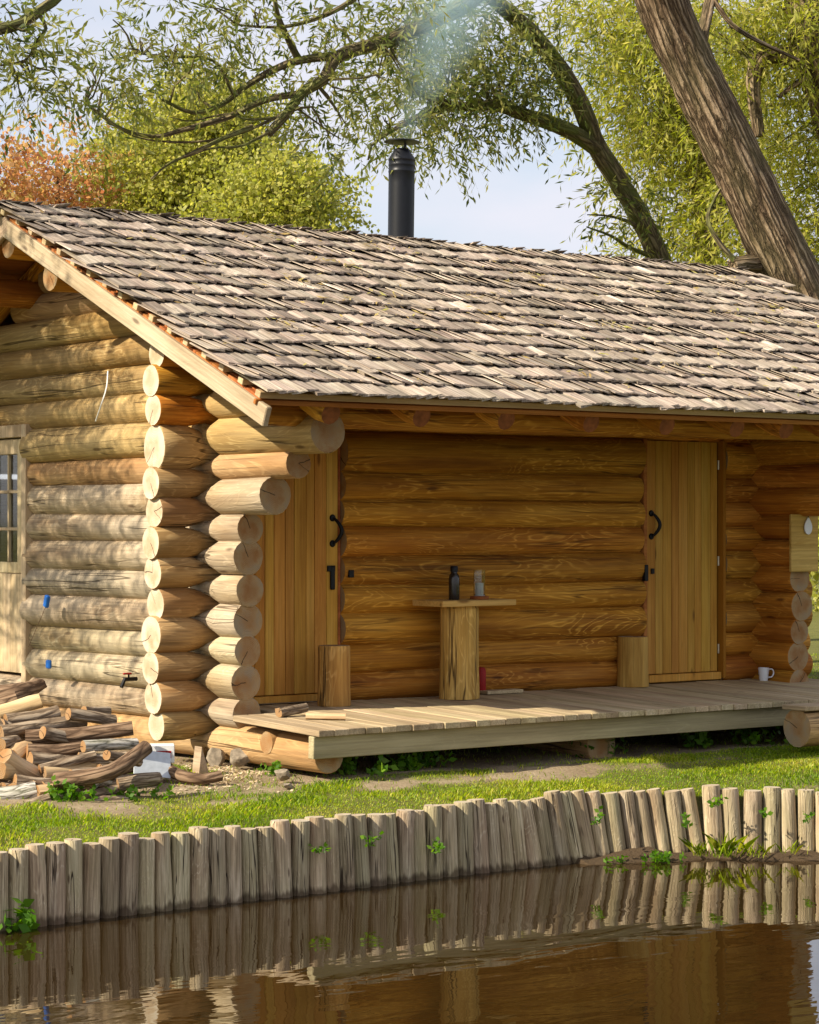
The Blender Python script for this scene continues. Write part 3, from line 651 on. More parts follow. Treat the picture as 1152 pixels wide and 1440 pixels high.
# gable door with glazed upper half, on the -X wall
gx0 = XG-0.085
gd = MB().box(-0.02, 0.02, -0.37, 0.37, 0.0, 0.72).build('door', [M['plank_out']]); put(gd, cabin, Matrix.Translation((gx0+0.03, (GD0+GD1)/2, GDZ0+0.01)))
y = -0.37
for i in range(7):
    MB().box(-0.034, -0.021, y+0.0015, y+0.1045, 0.003, 0.715, b=0.002).build('plank', [M['plank_out']], gd); y += 0.1057
for (a, b, c, d) in ((-0.37, -0.27, 0.72, 1.69), (0.27, 0.37, 0.72, 1.69), (-0.268, 0.268, 0.72, 0.80), (-0.268, 0.268, 1.58, 1.69)):
    MB().box(-0.034, 0.02, a, b, c+0.001, d, b=0.003).build('frame_rail', [M['plank_out']], gd)
for z in (1.04, 1.31): MB().box(-0.022, 0.012, -0.267, 0.267, z-0.011, z+0.011, b=0.002).build('glazing_bar', [M['plank_out']], gd)
for yy in (-0.10, 0.10): MB().box(-0.020, 0.010, yy-0.009, yy+0.009, 0.802, 1.578, b=0.002).build('glazing_bar', [M['plank_out']], gd)
MB().box(-0.002, 0.003, -0.268, 0.268, 0.80, 1.58).build('pane', [M['glass']], gd)
pull = MB().tube(resample([(-0.035, 0.30, 0.63), (-0.075, 0.30, 0.61), (-0.075, 0.30, 0.53), (-0.035, 0.30, 0.51)], 0.02), 0.008, 8).build('handle', [M['iron']], gd, True)
for (a, b) in ((GD0-0.055, GD0+0.012), (GD1-0.012, GD1+0.055)):
    part_box('door_jamb', 'plank_out', gx0-0.03, gx0+0.14, a, b, 0.08, 1.93)
part_box('door_head', 'plank_out', gx0-0.032, gx0+0.14, GD0+0.013, GD1-0.013, 1.84, 1.93)

# ---- porch deck
tilt = 0.043/1.33
deckM = Matrix.Translation((7.88, 11.40, 0.0)) @ Matrix.Rotation(math.atan(tilt), 4, 'X')
fr = MB(); fr.box(0.0, 5.3, 0.045, 0.10, -0.175, -0.042, b=0.004)
deck = fr.build('deck_frame', [M['beam']]); put(deck, cabin, deckM)
x = 0.0; DX = 5.28; dr = random.Random(4)
while x < DX:
    w = dr.uniform(0.108, 0.126); L = 1.36
    y0 = dr.uniform(-0.008, 0.008)
    b = MB().box(x+0.002, x+w-0.002, y0, L if x > 0.27 else 0.93, -0.038, dr.uniform(-0.002, 0.002), b=0.003)
    o = b.build('plank', [M['deck']]); o.parent = None; put(o, deck, deckM); x += w
def deck_z(y): return (y-11.40)*tilt
wall_log((7.93, 12.02, -0.115), 'X', 5.2, 0.072, [], mat='log_out', name='joist')
wall_log((10.28, 11.60, -0.235), 'Y', 0.9, 0.125, [], mat='log_out', name='bearer_log')
# ---- rubble under the bearers
def stone(p, s, seed, name='foundation_stone'):
    import bmesh
    bm = bmesh.new(); bmesh.ops.create_icosphere(bm, subdivisions=3, radius=1); r2 = np.random.default_rng(seed); dirs = r2.standard_normal((12, 3)); dirs /= np.linalg.norm(dirs, axis=1)[:, None]
    for v in bm.verts:
        c = np.array(v.co)
        for d in dirs:
            h = c@d
            if h > 0.5: c = c-d*(h-0.5)*0.95
        v.co = Vector(c*np.array(s))
    me = bpy.data.meshes.new(name); bm.to_mesh(me); bm.free(); o = link(name, me, None, M['stone'], False); o.location = p; return o
for i, (p, s, lab) in enumerate(((P(398, 1088, 13.9), (0.075, 0.07, 0.055), 'grey stone propping the log under the deck corner'), (P(405, 1105, 13.65), (0.045, 0.04, 0.03), 'small pale stone on the grass below the deck corner'), (P(335, 1068, 14.6), (0.09, 0.09, 0.07), 'rounded stone under the cabin corner logs'), (P(300, 1065, 14.75), (0.08, 0.07, 0.09), 'grey boulder under the cabin corner beside the wedge'))):
    tag(stone(p, s, i+3), lab, 'stone')
wg = MB(); i_ = 0
a = np.array([(0, 0, 0), (0.07, 0, 0), (0.02, 0, 0.16), (0, 0.08, 0), (0.07, 0.08, 0), (0.02, 0.08, 0.16)]); wg.v = [tuple(p) for p in a]; wg.f = [[0, 1, 2], [3, 5, 4], [0, 3, 4, 1], [1, 4, 5, 2], [2, 5, 3, 0]]; wg.mi = [0]*5; wg.r = [0]*6
wo = wg.build('wooden_wedge', [M['barge']]); wo.location = P(280, 1088, 14.2); tag(wo, 'pale pointed wooden wedge under the cabin corner', 'wedge')

# step log right of the deck
def round_log(name, a, b, r, mats, seed=0, n=18, rough=0.012, rads=None, mid=None, step=0.08):
    a = np.asarray(a, float); b = np.asarray(b, float); pts = resample([a, b] if mid is None else [a, *mid, b], step)
    o_ = pts[0].copy(); K = len(pts); rad = np.linspace(r, r*(rads or 0.94), K)
    v, f, m, g = tube(pts-o_, rad, n, 0, 1, rough, seed); o = link(name, mesh(v, f, name, m, g, [(seed*0.377) % 1]*len(v)), None, mats, True); o.location = o_; return o
sp0 = P(1121, 1024, 15.6)
so = round_log('split_log_step', sp0, sp0+np.array((1.2, 0, 0.0)), 0.125, [M['log_out'], M['log_end']], 5); tag(so, 'thick half log step lying at the right end of the deck', 'step')
MB().box(-0.02, 1.1, -0.10, 0.12, 0.118, 0.15, b=0.004).build('tread', [M['deck']], so)

# ------------------------------------------------------------------ things on the porch
def dz(x, y): return deck_z(y)
def at_deck(px, py):
    z = 0.02
    for _ in range(4): p = PZ(px, py, z); z = deck_z(p[1])
    return np.array((p[0], p[1], z))
def stump(name, base, r, h, seed, label, cat, group=None, crack=False):
    zs = np.array([0, 0.04, 0.3, 0.7, 0.97, 1.0])*h; pts = np.stack([np.zeros(6), np.zeros(6), zs], 1); n = 28
    rad = r*np.array([1.02, 1.03, 1.0, 0.98, 0.985, 0.95])
    v, f, m, g = tube(pts, rad, n, 0, 1, 0.008, seed)
    if crack:
        ang = np.arctan2(v[:, 1], v[:, 0]); rad_ = np.hypot(v[:, 0], v[:, 1]); c0 = -0.95
        k = np.abs(ang-c0) < 0.13; v[k, :2] *= 0.72
    o = link(name, mesh(v, f, name, m, g, [seed*0.13 % 1]*len(v)), None, [M['stump'], M['log_end']], not crack); o.location = base
    if label: tag(o, label, cat, group)
    return o
stump('stump_stool', at_deck(470, 992), 0.107, 0.39, 12, 'round log stump stool beside the left plank door', 'stool', 'log stump stools')
stump('stump_stool', at_deck(890, 965), 0.112, 0.36, 17, 'round log stump stool beside the right plank door', 'stool', 'log stump stools')
tb = at_deck(646, 982); table = empty('log_table', tb); tag(table, 'small table of a split log post carrying a thick board', 'table')
leg = stump('post_leg', (0, 0, 0), 0.135, 0.625, 23, None, None, None, True); leg.parent = table
top = MB().box(-0.27, 0.36, -0.17, 0.17, 0.627, 0.667, b=0.004).build('table_top', [M['tabletop']], table)
tt = tb[2]+0.668
def on_table(dx, dy): return (tb[0]+dx, tb[1]+dy, tt)
bo = MB().lathe([(0.001, 0), (0.035, 0), (0.037, 0.006), (0.037, 0.14), (0.033, 0.165), (0.022, 0.18), (0.021, 0.19)], 24).build('thermos_bottle', [M['bottle']], None, True); bo.location = on_table(-0.06, -0.02)
tag(bo, 'dark metal bottle standing on the log table', 'bottle')
MB().lathe([(0.024, 0.188), (0.026, 0.19), (0.026, 0.222), (0.022, 0.228), (0.001, 0.228)], 20).build('cap', [M['iron']], bo, True)
lb = MB().lathe([(0.001, 0), (0.062, 0), (0.064, 0.004), (0.064, 0.018), (0.058, 0.022), (0.001, 0.022)], 28).build('candle_holder', [M['sheath']], None, True); lb.location = on_table(0.15, -0.03)
tag(lb, 'tall glass candle holder on a round wooden base on table', 'candle holder')
MB().lathe([(0.036, 0.0225), (0.040, 0.03), (0.040, 0.20), (0.037, 0.20), (0.037, 0.035), (0.033, 0.028)], 28).build('glass_cylinder', [M['glass']], lb, True)
MB().lathe([(0.001, 0.023), (0.028, 0.024), (0.028, 0.11), (0.001, 0.112)], 20).build('candle', [M['white']], lb, True)
re_ = MB().lathe([(0.001, 0), (0.035, 0), (0.037, 0.01), (0.037, 0.16), (0.028, 0.18), (0.001, 0.185)], 20).build('red_canister', [M['red']], None, True); rp = at_deck(676, 975); re_.location = rp; tag(re_, 'red metal canister standing behind the log table post', 'canister')
bp = at_deck(705, 975); bl = MB().box(-0.16, 0.16, -0.05, 0.05, 0.002, 0.026, b=0.003).build('loose_board', [M['deck']], None); bl.location = bp; tag(bl, 'short loose board lying flat by the log table', 'board')
mu = MB().lathe([(0.001, 0.003), (0.030, 0.0), (0.032, 0.004), (0.042, 0.098), (0.039, 0.098), (0.030, 0.010), (0.001, 0.009)], 28).build('mug', [M['ceramic']], None, True); mu.location = at_deck(1074, 957); tag(mu, 'white ceramic mug standing on the deck', 'mug')
mp = resample([(0.034, -0.012, 0.085), (0.060, -0.03, 0.085), (0.070, -0.036, 0.06), (0.058, -0.03, 0.03), (0.033, -0.012, 0.025)], 0.01)
MB().tube(mp, 0.0055, 8).build('handle', [M['ceramic']], mu, True)
# sticks on the deck corner
s1 = round_log('branch_stick', at_deck(392, 1009)+(0, 0, .03), at_deck(430, 1006)+(0, 0, .05), 0.032, [M['fire_bark'], M['log_end']], 3, 10, 0.08); tag(s1, 'short knobbly pale branch lying on the deck corner', 'stick')
s2 = round_log('branch_stick', at_deck(430, 1012)+(0, 0, .022), at_deck(486, 1013)+(0, 0, .022), 0.02, [M['split'], M['log_end']], 4, 10, 0.08); tag(s2, 'thin peeled stick on the deck edge beside the knobbly branch', 'stick')
# board with a leaf shaped ornament on the right log ends
pb = P(1128, 805, 17.70); pq = MB().box(-0.145, 0.145, -0.012, 0.012, 0, 0.43, b=0.004).build('notice_board', [M['tabletop']]); pq.location = (12.95, 12.35, 0.86); tag(pq, 'plain wooden board fixed over the right hand log ends', 'board')
lf = []; 
for i in range(20):
    a = 2*math.pi*i/20; q = 1+0.45*max(0, math.cos(a))**6; lf.append((0.040*math.sin(a), 0, 0.052*q*math.cos(a)))
V = [(x, -0.004, z) for x, _, z in lf]+[(x, 0.004, z) for x, _, z in lf]; Fs = [list(range(20)), list(range(39, 19, -1))]+[[i, i+20, (i+1) % 20+20, (i+1) % 20] for i in range(20)]
om = link('leaf_ornament', mesh(V, Fs), None, M['ceramic']); om.location = (12.97, 12.325, 1.19); tag(om, 'small pale leaf shaped ornament hung on the wooden board', 'ornament')
MB().tube([(0, 0, 0.07), (0.0, -0.004, 0.10)], [0.004, 0.004], 6).build('hook', [M['iron']], om)
# small things on the gable wall
bx_ = XG-0.115
wr = MB().tube(resample([P(152, 522, 15.3), P(150, 545, 15.2), P(143, 568, 15.2), P(135, 592, 15.35)], 0.04), 0.005, 6).build('white_wire', [M['white']]); tag(wr, 'thin white wire hanging in a curve on the gable logs', 'wire')
b1p = P(75, 845, 16.35)
bc = MB().box(-0.015, 0.015, -0.022, 0.022, -0.045, 0.04, b=0.006).build('blue_brush', [M['blue']]); bc.location = b1p+np.array((-0.05, 0, 0)); bc.rotation_euler = (R(20), 0, 0); tag(bc, 'blue plastic tag hung by a string on gable wall', 'tag')
MB().tube([(0, 0, -0.04), (0, 0.14, -0.40)], [0.002, 0.002], 5).build('string', [M['fire_dark']], bc)
b2 = MB().box(-0.012, 0.012, -0.028, 0.028, -0.03, 0.03, b=0.008).build('blue_tag', [M['blue']]); b2.location = P(74, 934, 16.3)+np.array((-0.03, 0, 0)); tag(b2, 'small blue tag at the lower end of the gable string', 'tag')
tp_ = P(183, 955, 15.35); tpo = MB().tube([(0, 0, 0), (-0.09, 0, 0), (-0.12, -0.01, -0.05)], [0.014, 0.014, 0.013], 10).build('garden_tap', [M['iron']]); tpo.location = tp_+np.array((0.05, 0, 0)); tag(tpo, 'small black garden tap with red lever low on gable wall', 'tap')
MB().box(-0.10, -0.04, -0.008, 0.008, 0.03, 0.042, b=0.003).build('lever', [M['red']], tpo); MB().tube([(-0.06, 0, 0.01), (-0.06, 0, 0.035)], [0.006, 0.006], 6).build('stem', [M['iron']], tpo)

# ------------------------------------------------------------------ firewood
FW_LIST = [ # x0,y0,x1,y1 (photo), radius m, kind, label or None
 (0, 1003, 58, 985, 0.042, 'split', None), (8, 1014, 82, 1001, 0.045, 'fire_bark', None), (2, 1030, 120, 1014, 0.040, 'fire_bark', None),
 (36, 1037, 187, 1024, 0.046, 'fire_dark', 'longest dark brown firewood log across the top of the pile'), (96, 1004, 161, 1014, 0.036, 'fire_bark', None), (118, 1000, 153, 1000, 0.030, 'fire_bark', None),
 (38, 1056, 116, 1052, 0.043, 'fire_dark', None), (117, 1050, 192, 1046, 0.034, 'birch', 'straight pale birch log at the right of the firewood pile'), (42, 1068, 112, 1064, 0.044, 'fire_bark', None),
 (56, 1082, 134, 1062, 0.030, 'fire_bark', None), (110, 1066, 178, 1064, 0.036, 'fire_bark', None), (62, 1086, 137, 1072, 0.032, 'split', None),
 (0, 1047, 22, 1042, 0.040, 'fire_bark', None), (18, 1064, 40, 1052, 0.05, 'split', None),
 (4, 1066, 66, 1100, 0.062, 'split', 'thick split log with pale wood at the left of pile'), (-8, 1122, 52, 1112, 0.056, 'birch', 'thick mossy birch log at the bottom left of the pile'),
 (53, 1113, 128, 1108, 0.036, 'split', None), (126, 1106, 152, 1099, 0.030, 'birch', None), (166, 1104, 224, 1095, 0.038, 'fire_bark', 'short cut log nearest the bare soil at the pile front'),
 (114, 1121, 165, 1110, 0.030, 'fire_bark', None), (114, 1136, 178, 1127, 0.032, 'fire_bark', 'lowest front log lying in the grass'), (2, 1140, 70, 1122, 0.034, 'fire_bark', None),
 (0, 1084, 30, 1092, 0.045, 'split', None), (0, 1020, 30, 1026, 0.04, 'fire_bark', None), (140, 1082, 170, 1078, 0.03, 'fire_bark', None), (70, 1122, 112, 1116, 0.034, 'fire_bark', None),
 (60, 1030, 130, 1042, 0.04, 'fire_bark', None), (100, 1090, 160, 1090, 0.035, 'fire_bark', None), (20, 1100, 80, 1104, 0.045, 'fire_bark', None), (150, 1062, 196, 1072, 0.03, 'fire_bark', None),
 (-30, 1010, 40, 1040, 0.05, 'fire_bark', None), (-30, 1075, 20, 1070, 0.05, 'fire_dark', None), (-40, 1100, 10, 1105, 0.05, 'fire_bark', None)]
def pile_d(y): return 12.9+(1135-y)/175*1.25
FW_LABEL = {0: 'pale split stick just below the dark root stump', 1: 'brown bark log under the pale split stick at the pile top', 2: 'long grey brown log crossing the upper left of the pile', 4: 'short log at the top right of the pile near wall', 5: 'thin short log lying above the top right log', 6: 'dark brown log directly below the longest dark log', 8: 'grey log in mid pile below the dark brown one', 9: 'thin log slanting upward in the middle of the pile', 10: 'grey log just below the straight birch log', 11: 'peeled pale stick above the curved branch log', 12: 'log stub at the left edge halfway up the pile', 13: 'pale split chunk above the thick split log', 16: 'peeled yellowish log right of the thick mossy birch', 17: 'short thin birch piece right of the peeled yellowish log', 19: 'small brown log above the lowest front log', 21: 'front left log lying on the ground under the birch', 22: 'split piece at the left edge above the mossy birch', 23: 'log end at the left edge near the top of pile', 24: 'short log tucked behind the curved branch log', 25: 'log between the front left log and the small brown log', 26: 'log half hidden behind the longest dark log', 27: 'log under the right half of the curved branch log', 28: 'log between the mossy birch and the thick split log', 29: 'thin log at the right end below the birch log', 30: 'uppermost of the logs cut by the left picture edge', 31: 'middle one of the logs cut by the left picture edge', 32: 'lowest of the logs cut by the left picture edge'}
gen = 'firewood log buried in the heart of the pile'
for i, (x0, y0, x1, y1, r, kd, lab) in enumerate(FW_LIST):
    d = pile_d((y0+y1)/2); a = P(x0, y0, d-0.06*((i*37) % 5-2)*0.5); b = P(x1, y1, d+0.10+0.05*((i*13) % 3))
    o = round_log('firewood_log', a, b, r, [M[kd], M['log_end']], 100+i, 12, 0.03 if kd != 'split' else 0.09, None, [(a*0.5+b*0.5)+np.array((0, 0, random.uniform(-.015, .02)))])
    tag(o, lab or FW_LABEL.get(i, gen), 'firewood', 'firewood pile')
for i in range(20):                       # logs that fill the heart of the pile
    y = random.uniform(1010, 1120); x = random.uniform(-60, 120); d = pile_d(y)+0.12; a = P(x, y+12, d); b = a+np.array((random.uniform(.3, .55), random.uniform(-.1, .35), random.uniform(-.05, .05)))
    hz = float(height([a[:2]])[0])+0.04; a[2] = max(a[2]-0.08, hz); b[2] = max(b[2]-0.06, hz)
    tag(round_log('firewood_log', a, b, random.uniform(0.035, 0.055), [M[random.choice(['fire_bark', 'fire_dark', 'fire_bark'])], M['log_end']], 200+i, 10, 0.04), gen, 'firewood', 'firewood pile')
o = round_log('firewood_log', P(78, 1098, 13.1), P(206, 1051, 13.3), 0.046, [M['fire_dark'], M['log_end']], 77, 14, 0.03, 0.9, [P(140, 1090, 13.05), P(170, 1078, 13.1)]); tag(o, 'curved brown branch log slanting up across the pile front', 'firewood', 'firewood pile')
o = round_log('bent_branch', P(229, 1066, 14.0), P(311, 1091, 13.75), 0.040, [M['fire_dark'], M['log_end']], 78, 14, 0.04, 0.8, [P(234, 1080, 13.9), P(258, 1092, 13.75), P(285, 1096, 13.7)]); tag(o, 'bent brown branch on the soil under the cabin corner', 'branch')
rt = round_log('root_stump', P(-20, 985, 14.6), P(56, 962, 14.7), 0.085, [M['fire_dark'], M['fire_dark']], 79, 16, 0.16, 0.5, [P(20, 975, 14.5)]); tag(rt, 'dark rough root stump on top of the firewood', 'stump')
sh = MB().box(-0.11, 0.11, -0.004, 0.004, 0, 0.17, b=0.001).build('metal_sheet', [M['steel']]); sh.location = P(214, 1092, 13.75); sh.rotation_euler = (R(-35), R(8), R(-20)); tag(sh, 'small grey metal sheet leaning beside the firewood', 'sheet')
pk = MB().box(-0.10, 0.10, -0.06, 0.06, 0, 0.11, b=0.004).build('white_carton', [M['white']]); pk.location = P(222, 1072, 14.3); pk.rotation_euler = (0, 0, R(-30)); tag(pk, 'white carton with red and blue print by the firewood', 'carton')
MB().box(-0.07, 0.02, -0.0625, -0.061, 0.02, 0.05).build('blue_print', [M['blue']], pk); MB().box(-0.01, 0.08, -0.0635, -0.0625, 0.03, 0.075).build('red_print', [M['red']], pk)

# ------------------------------------------------------------------ foliage
def strands(starts, dirs, lens, K, lw, ll, droop, r, spread=0.9, twig_r=0.0022):
    """leafy twigs: N twigs with K leaves each; returns leaf quads, leaf randoms, twig quads"""
    N = len(starts); t = np.linspace(0.08, 1, K)[None, :, None]
    g = np.array((0, 0, -1.0)); L = lens[:, None, None]
    pos = starts[:, None, :]+dirs[:, None, :]*L*t+g*(L*droop*t*t)
    tan = dirs[:, None, :]+2*droop*t*g; tan /= np.linalg.norm(tan, axis=2, keepdims=True)
    rv = r.standard_normal((N, K, 3)); rv -= tan*(rv*tan).sum(2, keepdims=True); rv /= np.linalg.norm(rv, axis=2, keepdims=True)+1e-9
    ld = tan*0.75+rv*spread+g*0.25*min(1, droop*2); ld /= np.linalg.norm(ld, axis=2, keepdims=True)
    wv_ = np.cross(ld, r.standard_normal((N, K, 3))); wv_ /= np.linalg.norm(wv_, axis=2, keepdims=True)+1e-9
    size = r.uniform(0.65, 1.15, (N, K, 1))
    a = pos; c = pos+ld*ll*size; m = pos+ld*ll*size*0.45
    q = np.stack([a, m+wv_*lw*size*0.5, c, m-wv_*lw*size*0.5], 2).reshape(-1, 3)
    rn = np.clip(np.repeat(r.uniform(0.15, 0.85, N), K)+r.normal(0, 0.18, N*K), 0, 1)
    tw = []
    S = 3; ts = np.linspace(0, 1, S+1)
    sd = np.cross(dirs, r.standard_normal((N, 3))); sd /= np.linalg.norm(sd, axis=1)[:, None]+1e-9; sd2 = np.cross(dirs, sd)
    def pp(tt): return starts+dirs*lens[:, None]*tt+g*(lens[:, None]*droop*tt*tt)
    for k in range(S):
        p0, p1 = pp(ts[k]), pp(ts[k+1]); r0, r1 = twig_r*(1-0.25*k), twig_r*(1-0.25*(k+1)*0.9)
        cs = [sd, -0.5*sd+0.87*sd2, -0.5*sd-0.87*sd2]
        for e in range(3):
            u, w = cs[e], cs[(e+1) % 3]; tw.append(np.stack([p0+u*r0, p0+w*r0, p1+w*r1, p1+u*r1], 1))
    return q, rn, np.concatenate(tw).reshape(-1, 3)
def limb(parent, name, pts, r0, r1, mat, seed, n=14, rough=0.05, step=0.12):
    pts = resample(pts, step); K = len(pts); rad = r1+(r0-r1)*(1-np.linspace(0, 1, K))**0.85; o_ = np.array(parent.location)
    v, f, m, g = tube(pts-o_, rad, n, 0, 0, rough, seed); o = link(name, mesh(v, f, name, m, g, [(seed*0.61) % 1]*len(v)), parent, M[mat], True); return pts, rad
def bend(a, b, r, k=0.18):
    L = np.linalg.norm(b-a); m1 = a+(b-a)*0.35+r.normal(0, k*L*0.5, 3)+np.array((0, 0, 0.10*L)); m2 = a+(b-a)*0.7+r.normal(0, k*L*0.4, 3)+np.array((0, 0, 0.06*L)); return [a, m1, m2, b]
def crown(parent, clumps, limbs, mat, r, per=60, K=9, lw=0.014, ll=0.085, droop=0.5, slen=0.5, spread=0.9, sig=0.28, bmat='bark_moss', br=0.02, name='crown', twig_r=0.0022, up=0.1):
    """clumps: array of clump centres; each gets a side branch from the nearest limb and a burst of leafy twigs"""
    o_ = np.array(parent.location); allp = np.concatenate([p for p, _ in limbs]); S = []; D = []; V = []; Fs = []; G = []
    for c in clumps:
        dd = np.linalg.norm(allp-c, axis=1)+np.maximum(0, allp[:, 2]-c[2])*0.5; a = allp[np.argmin(dd)]
        L = np.linalg.norm(c-a)
        bpts = resample(bend(a, c, r), max(0.12, L/8)) if L > 0.12 else None
        if bpts is not None:
            v, f, m, g = tube(bpts-o_, np.linspace(min(br, 0.006+L*0.012), 0.005, len(bpts)), 6, 0, 0, 0.05, 1, False); i = len(V); V += v.tolist(); G += g.tolist(); Fs += [[i+k for k in q] for q in f]
        n = max(3, int(per*r.uniform(0.6, 1.4)))
        on = np.array(bpts[len(bpts)//2:]) if bpts is not None else np.array([c])
        st = on[r.integers(0, len(on), n)]*0.35+c*0.65+r.normal(0, sig, (n, 3))*np.array((1, 1, 0.75))
        d = (st-c)*1.2/sig+r.normal(0, 0.7, (n, 3))+np.array((0, 0, up)); d /= np.linalg.norm(d, axis=1)[:, None]+1e-9
        S.append(st); D.append(d)
    S = np.concatenate(S); D = np.concatenate(D); Ls = r.uniform(0.5, 1.2, len(S))*slen
    q, rn, tw = strands(S, D, Ls, K, lw, ll, droop, r, spread, twig_r)
    link(name, quads(q-o_, name, 4, rn), parent, M[mat]); tw_o = link('twigs', quads(tw-o_, 'twigs', 4), parent, M['twig']); tw_o['kind'] = 'stuff'
    if V: link('branches', mesh(V, Fs, 'branches', None, G), parent, M[bmat], True)['kind'] = 'stuff'
    return len(rn)
def ell(c, rad, n, r, shell=0.5):
    u = r.standard_normal((n, 3)); u /= np.linalg.norm(u, axis=1)[:, None]; rr = r.uniform(shell**3, 1, n)**(1/3)
    return np.asarray(c)+u*rr[:, None]*np.asarray(rad)
VIEW = np.stack([RT, FW, np.array((0, 0, 1.0))])
def vell(px, py, d, rx, ry, rd, n, r, shell=0.3):      # ellipsoid given by its size in the photo at a real distance
    s = d/F; u = r.standard_normal((n, 3)); u /= np.linalg.norm(u, axis=1)[:, None]; rr = r.uniform(shell**3, 1, n)**(1/3); u *= rr[:, None]
    return P(px, py, d)+u[:, :1]*rx*s*RT+u[:, 1:2]*rd*FW+u[:, 2:]*ry*s*np.array((0, 0, 1.0))
def groundz(x, y): return float(height([(x, y)])[0])
TRI = 0
# --- big leaning willow right behind the roof
r1 = np.random.default_rng(31)
b0 = P(1400, 950, 23.6); b0[2] = groundz(b0[0], b0[1])-0.1
tA = empty('willow_tree', b0); tag(tA, 'thick leaning willow with furrowed bark rising behind the roof end', 'tree')
limbsA = [limb(tA, 'trunk', [b0, P(1270, 720, 23.5), P(1165, 500, 23.3), P(1105, 375, 23.2), P(1030, 215, 23.0), P(965, 80, 22.8), P(928, -10, 22.6), P(895, -130, 22.4)], 0.36, 0.22, 'bark', 1, 28, 0.035, 0.10)]
limbsA.append(limb(tA, 'limb', [P(905, -110, 22.4), P(800, -110, 21.6), P(715, -50, 20.8), P(655, 5, 20.2), P(600, 33, 19.8), P(545, 58, 19.5), P(478, 78, 19.2), P(455, 112, 19.05), P(425, 130, 19.0), P(405, 158, 18.9), P(378, 188, 18.8)], 0.12, 0.035, 'bark_moss', 2, 14, 0.05, 0.08))
limbsA.append(limb(tA, 'limb', [P(480, 77, 19.2), P(425, 84, 19.2), P(385, 98, 19.1), P(345, 122, 19.0), P(310, 148, 18.9), P(270, 158, 18.8), P(228, 140, 18.7)], 0.040, 0.012, 'bark_moss', 3, 10, 0.06, 0.06))
limbsA.append(limb(tA, 'limb', [P(424, 131, 19.0), P(370, 142, 18.9), P(320, 165, 18.8), P(260, 182, 18.7), P(215, 192, 18.6), P(165, 178, 18.5), P(120, 145, 18.4)], 0.028, 0.008, 'bark_moss', 4, 8, 0.06, 0.06))
limbsA.append(limb(tA, 'limb', [P(420, 84, 19.2), P(405, 55, 19.1), P(390, 20, 19.0), P(385, -20, 18.9)], 0.03, 0.015, 'bark_moss', 5, 8, 0.06, 0.06))
limbsA.append(limb(tA, 'limb', [P(500, -2, 19.0), P(460, 20, 19.0), P(410, 36, 19.0), P(372, 38, 18.9), P(335, 35, 18.9)], 0.022, 0.008, 'bark_moss', 6, 8, 0.06, 0.06))
limbsA.append(limb(tA, 'limb', [P(355, 178, 18.8), P(320, 192, 18.7), P(270, 215, 18.6), P(235, 232, 18.6), P(212, 252, 18.6)], 0.02, 0.006, 'bark_moss', 7, 8, 0.06, 0.06))
limbsA.append(limb(tA, 'limb', [P(330, 135, 18.9), P(300, 85, 18.9), P(245, 80, 18.9), P(190, 75, 18.8)], 0.018, 0.006, 'bark_moss', 8, 8, 0.06, 0.06))
limbsA.append(limb(tA, 'limb', [P(1066, 372, 23.1), P(1045, 372, 22.9), P(1030, 374, 22.8)], 0.09, 0.07, 'bark', 9, 12, 0.08, 0.06))
limbsA.append(limb(tA, 'limb', [P(1034, 368, 22.8), P(1012, 342, 22.8), P(996, 312, 22.8), P(1000, 290, 22.9), P(1018, 258, 23.0)], 0.03, 0.008, 'bark_moss', 10, 8, 0.06, 0.06))
limbsA.append(limb(tA, 'limb', [P(975, 105, 22.9), P(990, 40, 23.2), P(1005, -20, 23.5), P(1040, -80, 23.6)], 0.07, 0.04, 'bark', 11, 12, 0.05, 0.1))
limbsA.append(limb(tA, 'limb', [P(1000, -5, 23.4), P(1030, 35, 23.3), P(1075, 62, 23.2), P(1125, 85, 23.1)], 0.03, 0.015, 'bark', 12, 10, 0.05, 0.1))
# leaf clumps along the over-hanging limb, dense at upper left and around its tip
cl = [vell(590, 90, 19.6, 75, 60, 0.5, 10, r1), vell(510, 140, 19.3, 70, 50, 0.5, 6, r1), vell(480, 30, 19.2, 60, 30, 0.4, 7, r1), vell(330, 30, 18.9, 75, 35, 0.4, 10, r1), vell(200, 50, 18.7, 60, 45, 0.4, 9, r1),
      vell(150, 110, 18.5, 45, 45, 0.35, 8, r1), vell(270, 95, 18.8, 60, 35, 0.4, 4, r1), vell(400, 110, 19.0, 60, 30, 0.4, 3, r1), vell(560, 10, 19.4, 60, 25, 0.4, 6, r1), vell(450, 175, 19.0, 50, 25, 0.4, 2, r1)]
TRI += crown(tA, np.concatenate(cl), limbsA[1:8], 'willow_dk', r1, per=11, K=8, lw=0.024, ll=0.095, droop=0.55, slen=0.30, sig=0.17, br=0.014, twig_r=0.0016)
# dry bare twigs below the limb
for i, pp_ in enumerate(([P(395, 165, 18.9), P(350, 168, 18.8), P(320, 160, 18.8), P(270, 170, 18.8), P(240, 165, 18.8)], [P(400, 160, 18.9), P(330, 190, 18.8), P(260, 200, 18.8), P(190, 192, 18.7), P(150, 165, 18.7), P(122, 145, 18.7)], [P(385, 182, 18.8), P(340, 205, 18.7), P(300, 208, 18.7), P(270, 218, 18.7), P(235, 232, 18.7), P(213, 255, 18.7)])):
    limb(tA, 'twig', pp_, 0.014, 0.004, 'bark_moss', 60+i, 6, 0.05, 0.06)
